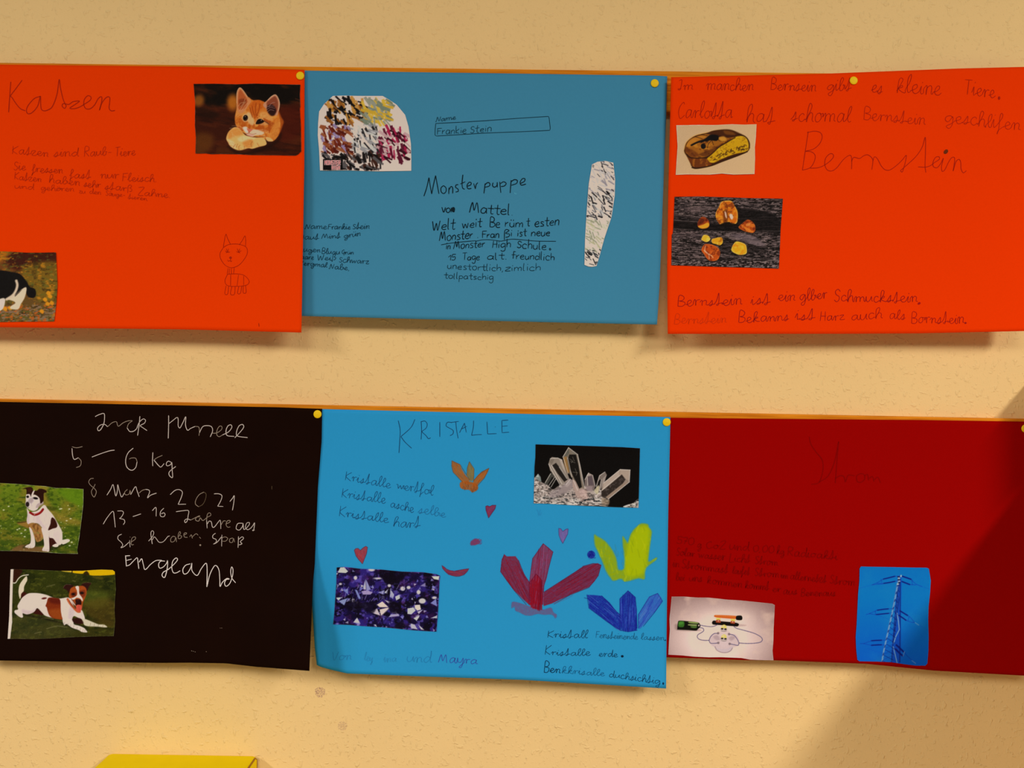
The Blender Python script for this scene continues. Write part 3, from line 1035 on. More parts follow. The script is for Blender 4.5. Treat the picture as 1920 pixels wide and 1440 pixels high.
o3 = (140, 18, 18)
write(S_AMB, C4, [('Bernstein', 218, 408, 885, 392, 58), ('ist', 972, 392, 1180, 380, 58), ('ein', 1250, 352, 1435, 350, 58), ('glber', 1475, 352, 1760, 326, 58)], o3, 1.3, seed=23, slant=.05)
write(S_AMB, C5, [('Schmuckstein', 68, 338, 885, 348, 56)], o3, 1.3, seed=24, slant=.05)
blob(S_AMB, C5, 900, 357, 15, 11, (150, 16, 18), rot=-.5)
write(S_AMB, C4, [('Bernstein', 182, 588, 725, 578, 52)], (192, 44, 8), 1.15, seed=25, label='faded pencilled word')
write(S_AMB, C4, [('Bekanns', 845, 578, 1370, 555, 54), ('ist', 1432, 545, 1640, 545, 54), ('Harz', 1685, 560, 1940, 548, 50)], o3, 1.25, seed=26, slant=.05)
write(S_AMB, C5, [('auch', 232, 524, 545, 502, 52), ('als', 605, 508, 770, 515, 50), ('Bornstein', 820, 550, 1340, 552, 56)], (152, 20, 14), 1.25, seed=27, slant=.05)
blob(S_AMB, C5, 1352, 548, 10, 9, o3)

# ---------------------------------------------------------------- white pencil on the black poster
D1 = (100, 740, 4.571)
D2 = (140, 880, 5.053)
w1, w2, w3 = (188, 170, 158), (142, 122, 104), (88, 70, 50)
ribbons(S_BLK, D1, ['358,188 395,170 435,163 438,215 430,255 405,300 385,308 380,285 405,260 440,255 465,275', '742,185 735,260 722,350', '715,290 735,240 770,208 790,220 780,245 745,265 770,285 803,308', '632,285 655,315 690,312 715,290',
    '988,178 988,260 985,375', '988,250 1020,225 1060,195 1070,215 1070,265 1085,285 1110,240 1135,190 1133,260 1150,305 1175,290 1215,272', '1250,330 1280,275 1320,265 1355,275 1365,310 1345,362', '1450,345 1500,320 1530,280 1520,258 1495,270 1480,310 1490,350 1550,358', '1555,370 1610,310 1632,275 1620,255 1590,270 1570,320 1580,355 1665,368'], w1, 1.29, label='white handwritten title in the top line')
ribbons(S_BLK, D1, ['465,275 505,240 540,232 548,255 560,270 600,240 640,225 677,222', '677,225 645,250 632,285', '1215,272 1245,277 1252,310 1248,352', '1360,330 1400,328 1440,300 1445,275 1425,270 1405,300 1400,340 1420,360 1450,345'], w2, 1.03, label='greyer joined letters of the top line')
ribbons(S_BLK, D1, ['160,460 165,520 180,555 215,540', '330,535 400,508 480,482 525,475', '685,458 640,500 620,560 630,620 670,648 705,625 718,575', '853,495 850,560 852,612', '862,560 900,605 922,620 950,590', '1010,580 985,570 968,590 975,610 1005,600 1015,580 1018,640 1022,708 1000,700 990,675 1005,650 1050,615'], w1, 1.29)
ribbons(S_BLK, D1, ['250,445 200,455 160,446', '215,540 238,570 230,610 195,625', '718,575 705,545 670,543 650,552', '935,520 890,540 862,560'], w2, 0.99)
ribbons(S_BLK, D2, ['305,245 340,190 362,145 375,190 390,252 405,200 408,145 425,210 445,262 470,225', '530,240 575,165 590,200 612,260', '905,240 950,200 990,192 1020,215 1010,265 980,332', '980,332 1055,330', '1320,232 1365,232 1395,250 1385,295 1355,350', '1355,350 1408,352', '1470,305 1495,275 1512,250 1508,310 1495,388', '670,190 700,195 710,215 690,270 720,245 775,225'], w1, 1.20)
ribbons(S_BLK, D2, ['180,85 150,90 133,120 150,150 190,185 205,215 185,262 163,235 160,205 180,170 195,140', '500,190 475,215 480,240 515,235 525,200 530,240', '610,225 640,200 670,190', '1225,215 1180,240 1148,290 1145,330 1175,355'], w2, 1.03)
ribbons(S_BLK, D2, ['1175,355 1215,330 1240,280 1245,235 1225,215'], w3, 0.95)
ribbons(S_BLK, D2, ['270,520 310,455 362,398 375,460 385,550', '405,395 450,395 462,415 440,455 425,465 465,475 475,500 460,525', '550,448 590,435 628,422', '735,392 770,362 772,445', '845,368 815,400 812,440 840,450 857,430 845,412 820,422', '960,402 1020,393 1078,392 1075,440 1065,490 1048,505 1042,485 1065,470 1100,480',
    '1250,480 1255,558', '1255,520 1275,490 1295,500 1305,545 1325,545 1360,500 1380,485 1385,565', '1590,510 1545,515 1530,560 1560,575 1590,540 1595,510 1605,570 1650,530 1655,505 1630,510 1618,550 1640,572 1670,555 1690,530 1705,508 1695,580 1685,575 1705,575'], w1, 1.16)
ribbons(S_BLK, D2, ['1100,480 1140,460 1180,440 1185,447 1155,455 1145,480 1175,490 1190,460 1215,485 1255,455 1290,435 1280,412 1258,425 1250,480', '1385,530 1410,490 1432,490', '1430,520 1470,500 1470,485 1445,490 1435,525 1450,548 1475,545'], w2, 1.03)
ribbons(S_BLK, D2, ['445,615 415,630 410,660 445,695 455,720 438,742 470,730 515,690', '520,672 525,738', '700,680 735,640 750,600 735,582 722,610 735,708', '735,670 755,640 775,660 800,690 840,685 880,640 900,630', '1335,605 1310,625 1310,650 1340,665 1340,690 1315,708 1350,690 1390,640', '1395,620 1392,730', '1552,635 1548,742', '1552,665 1585,640 1600,655 1570,685 1585,705 1555,717'], w1, 1.12)
ribbons(S_BLK, D2, ['535,690 575,660 572,640 545,650 535,690 540,715 560,712', '955,640 930,635 910,660 915,688 945,680 958,645 965,688', '982,640 1003,605 994,590 981,620 983,655 1005,652 1014,632 996,628', '1030,625 1060,610 1055,600 1035,610 1040,640 1070,645', '1090,640 1105,620 1115,655', '1115,640 1150,610 1170,625', '1180,640 1195,655', '1395,650 1425,640 1450,655 1430,680 1400,680', '1500,650 1470,660 1470,690 1495,690 1505,655 1515,690', '523,640 528,643'], w2, 0.95)
blob(S_BLK, D2, 1190, 718, 8, 8, w2)
ribbons(S_BLK, D2, ['482,815 486,870 490,920', '482,820 525,818', '485,865 540,850', '490,915 520,905 560,865 592,838 600,880 608,942', '610,880 635,848 650,900 668,950 720,900 770,865 825,862', '855,870 815,870 795,900 805,935 840,925 870,890 880,865 878,930 860,1010 845,1025 828,1005 840,975 890,945 950,890 975,855 960,840 930,870 920,930 935,978 965,980 1000,960',
    '1095,895 1050,910 1025,950 1035,990 1070,980 1100,930 1110,890 1112,960 1160,1005 1200,940 1245,890 1255,960 1252,1115', '1253,1112 1280,1000 1320,920 1345,915 1368,960 1375,1050 1378,1110 1400,1070 1440,1035 1465,1040 1435,1045 1420,1080 1435,1108 1470,1080 1495,1010 1500,950 1487,925 1478,970 1490,1030 1525,1075'], (214, 198, 188), 1.38, label='large white word at the end of the text')
ribbons(S_BLK, D2, ['1868,158 1868,190'], w3, 0.86, 'chalk_mark')
G1 = (300, 1080, 5.647)
ribbons(S_BLK, G1, ['635,550 640,552', '650,550 656,553', '333,790 338,797', '350,795 356,800', '368,802 376,804', '486,800 494,803'], w2, 0.9, 'chalk_mark')

# ---------------------------------------------------------------- writing on the bright blue poster
E1 = (580, 760, 4.571)
E3 = (600, 1010, 4.966)
E5 = (980, 1150, 6.621)
b1 = (22, 58, 92)
ribbons(S_CRY, E1, ['762,130 778,210 775,300 768,408', '905,120 870,190 785,268', '785,268 820,315 877,368', '958,135 962,210 958,293', '958,140 990,135 1010,160 1000,195 962,225', '962,225 1000,260 1020,285 1040,278', '1118,143 1118,270', '1225,148 1185,145 1172,175 1200,195 1232,215 1230,245 1205,260',
    '1220,145 1280,138', '1255,142 1262,210 1275,282', '1287,235 1310,190 1330,152', '1330,152 1345,232', '1300,205 1350,180', '1408,130 1405,190 1390,257', '1390,257 1430,252 1478,250', '1522,140 1528,245', '1528,245 1605,242', '1592,184 1595,187', '1650,130 1652,235', '1652,235 1712,230', '1650,130 1705,126', '1652,180 1700,175'], b1, 1.35, label='large pencilled title in capital letters')
b2 = (24, 74, 112)
write(S_CRY, E1, [('Kristalle', 305, 640, 698, 712, 40), ('wertfol', 742, 712, 1060, 772, 42)], b2, 1.15, seed=30, slant=.15)
write(S_CRY, E1, [('Kristalle', 275, 785, 655, 842, 40), ('asche', 690, 872, 895, 920, 40)], b2, 1.15, seed=31, slant=.15)
write(S_CRY, E1, [('selbe', 930, 920, 1170, 962, 40)], (32, 98, 142), 1.1, seed=32, slant=.15)
write(S_CRY, E1, [('Kristalle', 250, 950, 680, 1008, 40), ('hart', 712, 1040, 948, 1050, 44)], b2, 1.2, seed=33, slant=.15)
write(S_CRY, E3, [('Von', 108, 1130, 295, 1130, 42), ('und', 800, 1150, 1042, 1150, 48)], (34, 114, 162), 1.0, seed=34, label='faint pencilled words in the bottom line')
write(S_CRY, E3, [('ley', 410, 1135, 490, 1145, 38), ('ina', 590, 1150, 715, 1145, 40)], (38, 126, 172), 1.0, seed=35, label='nearly rubbed out letters')
write(S_CRY, E3, [('Mayra', 1100, 1150, 1470, 1170, 44)], (48, 70, 150), 1.35, seed=36, label='name in violet pencil', cap=.8)
b3 = (14, 62, 92)
write(S_CRY, E5, [('Kristall', 305, 298, 810, 308, 46)], b3, 1.3, seed=37, cap=.95)
write(S_CRY, E5, [('Fensteinende', 905, 305, 1430, 328, 42), ('lassen', 1465, 328, 1755, 335, 40)], (26, 92, 128), 1.2, seed=38, cap=.9)
blob(S_CRY, E5, 1770, 334, 11, 8, b3)
write(S_CRY, E5, [('Kristalle', 272, 517, 840, 528, 44), ('erde', 940, 535, 1180, 546, 42)], b3, 1.3, seed=39, cap=1.25)
blob(S_CRY, E5, 1237, 533, 17, 15, (8, 30, 50), label='heavy dark dot after the word')
write(S_CRY, E5, [('Ben', 258, 732, 470, 742, 48)], (10, 44, 70), 1.5, seed=40, cap=1.35)
write(S_CRY, E5, [('kkrisalle', 480, 742, 1020, 780, 42)], (20, 84, 122), 1.2, seed=41)
write(S_CRY, E5, [('duchsichtig', 1068, 788, 1710, 880, 44)], (14, 66, 98), 1.25, seed=42)
blob(S_CRY, E5, 1745, 872, 11, 16, (8, 40, 66))
E2 = (980, 810, 6.4)
ribbons(S_CRY, E2, ['170,930 185,960 190,1010', '215,930 200,970 210,1000 230,960'], (40, 128, 176), 0.9, 'faint_mark')

# ---------------------------------------------------------------- faint pencil on the dark red poster
F1 = (1240, 970, 5.053)
F4 = (1450, 760, 4.085)
r1, r2 = (120, 0, 0), (121, 0, 0)
ribbons(S_RED, F4, ['275,240 290,300 330,360 375,420 380,500 350,590 290,605', '350,590 420,540 470,430 500,280 490,400 475,595', '475,560 510,540 540,545 552,590', '555,585 575,535 622,540', '670,522 640,540 642,580 670,590 700,565 695,530 670,522', '700,540 722,530 730,575', '735,560 760,545 772,585', '775,570 800,550 822,592'], r1, 1.4, label='faint pencilled title on the dark red sheet')
write(S_RED, F1, [('570', 145, 245, 315, 262, 34), ('g', 340, 285, 380, 290, 42), ('Co2', 420, 292, 608, 300, 36), ('und', 640, 308, 835, 318, 44), ('0,00', 865, 325, 1070, 340, 34), ('kg', 1092, 345, 1165, 360, 40), ('Radioakti', 1195, 360, 1672, 402, 42)], r2, 1.4, seed=43)
write(S_RED, F1, [('Solar', 140, 360, 315, 375, 38), ('wasser', 345, 385, 605, 410, 40), ('Licht', 645, 418, 845, 430, 38), ('Strom.', 885, 440, 1125, 458, 36)], r2, 1.4, seed=44)
write(S_RED, F1, [('in', 105, 470, 170, 476, 38), ('Strommast', 190, 482, 635, 530, 40), ('laufet', 672, 532, 838, 546, 36), ('Strom', 880, 552, 1115, 572, 36), ('im', 1130, 575, 1200, 582, 34), ('allernetzt', 1220, 586, 1565, 622, 38), ('Strom', 1592, 628, 1832, 650, 38)], r2, 1.4, seed=45)
write(S_RED, F1, [('bei', 135, 596, 222, 602, 38), ('uns', 260, 602, 388, 612, 36), ('kommen', 430, 626, 765, 666, 38), ('kommt', 790, 672, 1022, 690, 38), ('er', 1050, 700, 1132, 710, 34), ('aus', 1150, 726, 1288, 736, 40), ('Benenaus', 1322, 745, 1652, 748, 36)], r2, 1.4, seed=46)
# ---------------------------------------------------------------- pasted prints
A2 = (340, 110, 7.2)
F2 = (1240, 1100, 8)
F3 = (1580, 1040, 6.545)


def kitten(p):
    p.fill((10, 4, 1))
    p.noise((42, 14, 4), 260, 200, 0.5, 0.8, 0.7, 1)
    p.poly((58, 17, 3), '150,600 400,640 700,640 1400,620 1640,640 1660,1340 150,1340', 50)
    p.noise((92, 36, 8), 240, 90, 0.5, 0.75, 0.55, 2, 0.2)
    p.clip = p.mask('150,640 1640,640 1660,1340 150,1340', 30, False)
    p.noise((34, 8, 1), 300, 60, 0.52, 0.7, 0.7, 3, 0.15)
    p.clip = None
    p.poly((96, 50, 10), '190,1060 280,1000 420,1040 430,1160 330,1270 190,1280', 60, 0.8)
    p.poly((80, 36, 8), '520,1180 800,1240 1100,1290 520,1290', 40, 0.7)
    p.poly((74, 15, 2), '1330,680 1610,680 1620,1000 1330,1100', 60, 0.7)
    p.poly((20, 5, 1), '200,640 420,700 520,760 420,800 210,740', 40, 0.6)
    p.ell((150, 84, 22), 235, 565, 70, 80, 40, 0.85, 0.5)
    p.ell((196, 108, 26), 695, 590, 75, 105, 45, 0.9)
    p.line((120, 60, 30), '1540,540 1600,560', 6, 6, .7)
    p.poly((30, 6, 1), '620,1180 800,1260 1000,1230 1250,1130 1350,1000 1300,1130 1000,1280 760,1290', 30, .8)
    # body, head
    p.poly((170, 76, 18), '1290,690 1350,790 1382,850 1365,910 1330,1000 1280,1060 1240,1000', 14)
    head = '742,700 758,640 830,560 900,520 965,560 1050,560 1130,590 1230,640 1300,720 1330,820 1335,940 1300,1050 1230,1112 1130,1085 1000,1050 930,1052 860,1010 780,960 735,890 722,800'
    p.poly((214, 118, 38), head, 9)
    p.clip = p.mask(head, 8)
    p.noise((234, 150, 64), 60, 60, 0.48, 0.68, 0.85, 4)
    p.noise((176, 70, 12), 44, 60, 0.52, 0.66, 0.75, 5)
    p.poly((202, 90, 18), '920,640 980,560 1090,560 1120,640 1060,700 1000,790 950,740', 22, .8)
    p.poly((228, 146, 70), '735,700 800,650 900,740 880,760 800,770 735,790', 16, .8)
    p.poly((238, 182, 120), '900,720 950,760 985,850 960,900 900,860 880,780', 16, .9)
    p.poly((232, 160, 84), '1080,720 1180,740 1240,830 1150,830 1060,790', 18, .8)
    p.poly((166, 66, 12), '1110,800 1200,850 1260,870 1240,920 1180,900 1120,850', 12, .8)
    p.poly((176, 74, 14), '1080,920 1160,930 1230,920 1200,965 1120,975', 12, .7)
    p.poly((216, 130, 50), '1230,900 1320,850 1310,1040 1230,1100 1150,1060 1220,1000', 20, .8)
    p.poly((190, 92, 24), '760,800 830,850 880,880 840,900 770,860', 12, .7)
    p.clip = None
    p.hair([(240, 164, 84), (178, 78, 18), (224, 138, 56)], head, 170, 46, -1.2, 1.0, 5, .35)
    for q in ('955,640 965,700 985,760', '1010,600 1000,680 1010,760', '1060,610 1050,680 1020,770', '925,660 940,720 960,790'):
        p.line((150, 54, 6), q, 11, 6, .8)
    # ears
    le = '752,690 745,560 750,450 785,390 830,420 890,505 940,570 900,640 860,700 800,740'
    p.poly((214, 134, 80), le, 7)
    p.poly((186, 88, 40), '770,670 765,560 775,450 800,420 840,470 890,560 870,650 810,690', 12)
    p.poly((120, 46, 18), '775,560 850,540 880,580 850,620 800,650', 18, .7)
    for q in ('790,700 830,630 870,580', '800,650 840,600 860,540', '770,640 800,600 850,590', '815,700 850,650 890,600'):
        p.line((234, 180, 130), q, 5, 4, .7)
    re_ = '1105,630 1160,560 1225,500 1275,486 1312,540 1328,610 1315,700 1285,770 1200,720'
    p.poly((206, 138, 100), re_, 7)
    p.poly((140, 66, 40), '1150,600 1220,530 1270,510 1305,580 1300,680 1270,730 1190,690', 12)
    p.poly((44, 16, 14), '1160,640 1230,620 1280,690 1260,760 1210,770 1160,710', 14)
    for q in ('1140,660 1190,640 1250,640', '1150,690 1200,660 1260,670', '1160,720 1200,690 1250,700', '1180,650 1220,600 1260,590'):
        p.line((190, 150, 140), q, 5, 4, .7)
    p.line((236, 190, 150), '1170,560 1225,505 1275,490 1312,545 1326,610 1312,700', 6, 4, .8)
    p.line((236, 190, 150), '750,600 752,460 785,395 830,425 890,510', 6, 4, .8)
    # eyes
    p.ell((240, 190, 130), 866, 800, 44, 54, 10, .8, .2)
    p.ell((36, 14, 6), 866, 800, 34, 41, 6, 1, .2)
    p.ell((110, 62, 30), 872, 812, 20, 24, 8, .5)
    p.ell((6, 2, 1), 862, 798, 20, 28, 6)
    p.poly((240, 190, 130), '985,880 1020,815 1070,800 1120,830 1180,880 1120,900 1040,890', 10, .45)
    p.poly((22, 8, 4), '1005,870 1030,825 1070,812 1115,838 1110,860 1060,882 1010,885', 6)
    p.line((60, 22, 8), '1115,838 1150,860 1180,880', 9, 5, .9)
    p.ell((200, 170, 150), 1080, 830, 7, 6, 4, .8)
    p.ell((180, 150, 130), 862, 782, 6, 6, 4, .8)
    # muzzle
    p.poly((240, 196, 158), '825,930 880,920 920,960 980,955 1060,970 1120,1000 1080,1030 1000,1035 960,1052 900,1035 860,990', 10, .95)
    p.poly((248, 214, 186), '840,930 880,925 905,985 880,1000 850,970', 9, .9)
    p.poly((212, 112, 84), '884,940 920,950 968,950 940,980 915,1000 895,970', 6)
    p.line((140, 54, 30), '915,985 910,1005 880,1010', 6, 4, .9)
    p.line((140, 54, 30), '910,1005 960,1020 1010,1010', 5, 4, .7)
    p.poly((236, 160, 140), '880,1015 960,1025 985,1040 930,1052 890,1035', 8, .8)
    for q in ('985,960 1080,970 1190,1010', '985,975 1070,1000 1160,1080', '990,985 1060,1010 1120,1060', '830,950 740,930 650,940', '820,930 740,905 680,910', '990,965 1100,960 1180,985'):
        p.line((244, 206, 170), q, 3.5, 3, .6)
    # paws
    arm = '606,1075 640,985 720,925 790,950 850,1020 900,1045 1000,1060 1110,1070 1150,1140 1130,1170 1050,1190 960,1216 900,1210 800,1237 730,1225 660,1180 630,1130'
    p.poly((240, 178, 100), arm, 8)
    p.clip = p.mask(arm, 6)
    p.poly((214, 124, 44), '640,990 730,940 790,960 830,1020 720,1050 640,1080', 20, .6)
    p.poly((252, 206, 144), '760,1080 860,1040 1000,1070 900,1110 800,1120', 18, .8)
    p.poly((206, 114, 36), '830,1130 950,1090 960,1180 880,1200', 22, .6)
    p.poly((252, 210, 156), '620,1090 700,1120 740,1200 700,1210 650,1160', 14, .6)
    p.clip = None
    p.hair([(254, 214, 156), (206, 120, 44), (244, 184, 104)], arm, 90, 44, 0.5, 1.0, 5, .35)
    for q in ('700,1215 710,1180 730,1160', '780,1235 775,1195 790,1170', '850,1215 850,1180', '950,1190 940,1150 960,1120', '1050,1180 1020,1140', '740,1200 760,1150'):
        p.line((150, 80, 26), q, 6, 5, .7)
    p.poly((238, 176, 104), '1140,1060 1200,1070 1240,1105 1215,1118 1160,1110', 7)
    p.line((90, 34, 8), '870,1030 960,1058 1060,1060 1130,1050', 7, 6, .6)


picture(S_CAT, 'cat_photo', A2, '165,340 450,338 750,345 980,336 1300,345 1608,350', '190,1280 330,1278 400,1288 540,1286 800,1292 940,1300 1300,1303 1540,1308 1575,1295',
        '165,340 176,470 187,600 183,900 196,1060 190,1280', '1608,350 1600,480 1608,640 1600,680 1614,900 1618,1100 1620,1250 1575,1295', kitten, 'photo of an orange kitten resting on its paws', seed=2, rim=(206, 150, 120), rimw=0.006, noise=4)


def hind_dog(p):
    p.fill((98, 62, 18))
    p.grad((0, 230), (120, 60, 18), (0, 650), (96, 76, 34))
    p.poly((62, 20, 8), '40,200 360,215 360,320 200,350 60,320', 16)
    p.poly((202, 120, 20), '-40,200 60,215 40,260 -40,300', 18, .8)
    p.poly((126, 96, 20), '130,330 360,300 360,500 220,520', 18, .8)
    p.noise((206, 130, 24), 26, 16, 0.56, 0.74, .7, 1)
    p.noise((50, 34, 10), 26, 14, 0.55, 0.75, .6, 2)
    p.noise((96, 100, 36), 22, 10, 0.58, 0.7, .5, 3)
    p.clip = p.mask('-40,560 350,540 350,680 -40,680', 8, False)
    p.noise((150, 118, 96), 20, 8, 0.5, 0.66, .7, 4)
    p.noise((196, 92, 26), 18, 12, 0.6, 0.7, .8, 5)
    p.clip = None
    for x, y in ((270, 520), (300, 500), (310, 540), (285, 545), (290, 480), (250, 590), (30, 575), (60, 570)):
        p.poly((236, 150, 24), [(x - 14, y), (x - 2, y - 16), (x + 14, y - 4), (x + 6, y + 12)], 4, .85)
    p.poly((10, 8, 8), '-60,345 0,342 60,350 120,365 160,410 178,440 210,455 216,490 200,508 168,500 150,470 110,480 60,510 0,525 -60,540', 4)
    p.poly((232, 204, 170), '155,443 150,500 125,545 108,576 62,572 66,556 92,535 60,520 34,515 84,490', 4)
    p.poly((240, 218, 190), '-10,522 30,512 18,572 -20,586', 4)
    p.line((224, 196, 166), '98,405 104,430 96,462 76,492 40,516', 15, 4)
    p.poly((18, 12, 10), '96,480 130,460 90,500', 4, .7)
    p.line((120, 80, 50), '60,556 90,540', 5, 3, .6)


picture(S_CAT, 'dog_photo', A3, '-90,232 0,228 60,230 160,236 240,236 335,234', '-90,652 0,652 130,650 325,648', '-90,232 -90,652', '335,234 340,330 345,430 338,540 325,648', hind_dog,
        'photo of a black and white dog from behind on autumn leaves', seed=5, noise=6)

A4 = (560, 110, 6.26)


def patches(p):
    """A plain stand-in for the printed sheet: the same paper and colours in loose strips, no figures."""
    p.fill((228, 206, 196))
    r = random.Random(12)
    zones = [(330, 790, 470, 760, [(14, 10, 10), (14, 10, 10), (150, 88, 30), (198, 140, 60)]), (760, 1080, 470, 770, [(206, 164, 50), (222, 180, 60), (120, 130, 110), (150, 150, 130)]),
             (270, 620, 790, 1130, [(84, 22, 12), (110, 34, 16), (150, 80, 44), (150, 130, 170)]), (640, 930, 780, 1120, [(206, 200, 198), (30, 28, 28), (150, 146, 146), (236, 230, 228)]),
             (930, 1290, 810, 1200, [(50, 8, 20), (90, 16, 40), (200, 160, 160), (170, 26, 70)]), (290, 960, 1130, 1300, [(10, 8, 8), (20, 16, 16), (90, 84, 84), (60, 30, 20)])]
    for x0, x1, y0, y1, cs in zones:
        for k in range(95):
            x, y = r.uniform(x0, x1), r.uniform(y0, y1)
            t = r.uniform(-.35, .35) + (1.2 if k % 2 else 0.5)
            l, h = r.uniform(40, 130), r.uniform(7, 18)
            a, b = math.cos(t), math.sin(t)
            q = [(x - l / 2 * a + h * b, y - l / 2 * b - h * a), (x + l / 2 * a + h * b, y + l / 2 * b - h * a), (x + l / 2 * a - h * b, y + l / 2 * b + h * a), (x - l / 2 * a - h * b, y - l / 2 * b + h * a)]
            p.poly(cs[k % 4], q, 5, .95, False)
    # lettering of the logo, red and white on black
    def letters(rows):
        for txt, x0, y0, x1, h in rows:
            gl = {'M': ['0,1 0,0 .5,.6 1,0 1,1'], 'O': ['0,0 1,0 1,1 0,1 0,0'], 'N': ['0,1 0,0 1,1 1,0'], 'S': ['1,0 0,0 0,.5 1,.5 1,1 0,1'], 'T': ['0,0 1,0', '.5,0 .5,1'],
                  'E': ['1,0 0,0 0,1 1,1', '0,.5 .8,.5'], 'R': ['0,1 0,0 1,0 1,.5 0,.5 1,1'], 'H': ['0,0 0,1', '1,0 1,1', '0,.5 1,.5'], 'I': ['.5,0 .5,1'], 'G': ['1,0 0,0 0,1 1,1 1,.55 .5,.55']}
            w = (x1 - x0) / len(txt)
            for i, ch in enumerate(txt):
                for s in gl[ch]:
                    q = pts(s) * [w * .66, h] + [x0 + i * w + w * .15, y0]
                    p.line((238, 214, 210), q, 13, 3, 1, False)
                for s in gl[ch]:
                    q = pts(s) * [w * .66, h] + [x0 + i * w + w * .15, y0]
                    p.line((196, 70, 72), q, 5, 3, 1, False)
    p.poly((8, 6, 6), '285,1180 510,1180 520,1312 285,1312', 4, 1, False)
    letters([('MONSTER', 304, 1198, 492, 44), ('HIGH', 388, 1258, 486, 40)])


picture(S_DOLL, 'printed_cutout', A4, '240,620 300,530 402,437 550,433 700,437 985,437 1060,480 1150,540 1250,660', '250,1312 350,1314 560,1310 760,1318 940,1322 1322,1316',
        '240,620 228,760 224,900 240,1080 250,1312', '1250,660 1290,800 1318,1000 1322,1150 1322,1316', patches, 'arched white cut-out with loose strips of black, yellow, brown and pink', seed=7, rim=(236, 222, 214), rimw=0.014, noise=5)

B4 = (1060, 280, 6.0)


def slip(p):
    """A plain stand-in for the slim cut-out: a strip of white paper with loose grey, black and olive strips, no figure."""
    p.fill((226, 216, 212))
    r = random.Random(5)
    for k in range(330):
        t = r.random()
        x, y = r.uniform(200, 560), 120 + 1180 * t
        cs = [(200, 190, 192), (40, 36, 38), (236, 230, 230), (150, 140, 146)] if t < .3 else [(14, 12, 14), (26, 24, 26), (120, 116, 118), (200, 196, 196)] if t < .55 else [(186, 180, 140), (206, 200, 170), (226, 216, 206), (150, 150, 120)] if t < .85 else [(12, 12, 12), (220, 216, 216), (30, 28, 28), (60, 60, 60)]
        th = r.uniform(.2, 1.3)
        l = r.uniform(30, 90)
        p.line(cs[k % 4], [(x, y), (x + l * math.cos(th), y + l * math.sin(th))], r.uniform(7, 17), 3, .95, False)


picture(S_DOLL, 'printed_cutout', B4, '300,170 360,140 450,130 540,150', '215,1300 260,1318 300,1322 352,1312', '300,170 262,400 240,700 222,1000 215,1300', '540,150 560,340 556,520 520,760 440,1000 390,1180 352,1312', slip, 'slim white paper strip with loose grey, black and olive marks', seed=8, rim=(240, 236, 232), rimw=0.02, noise=4)


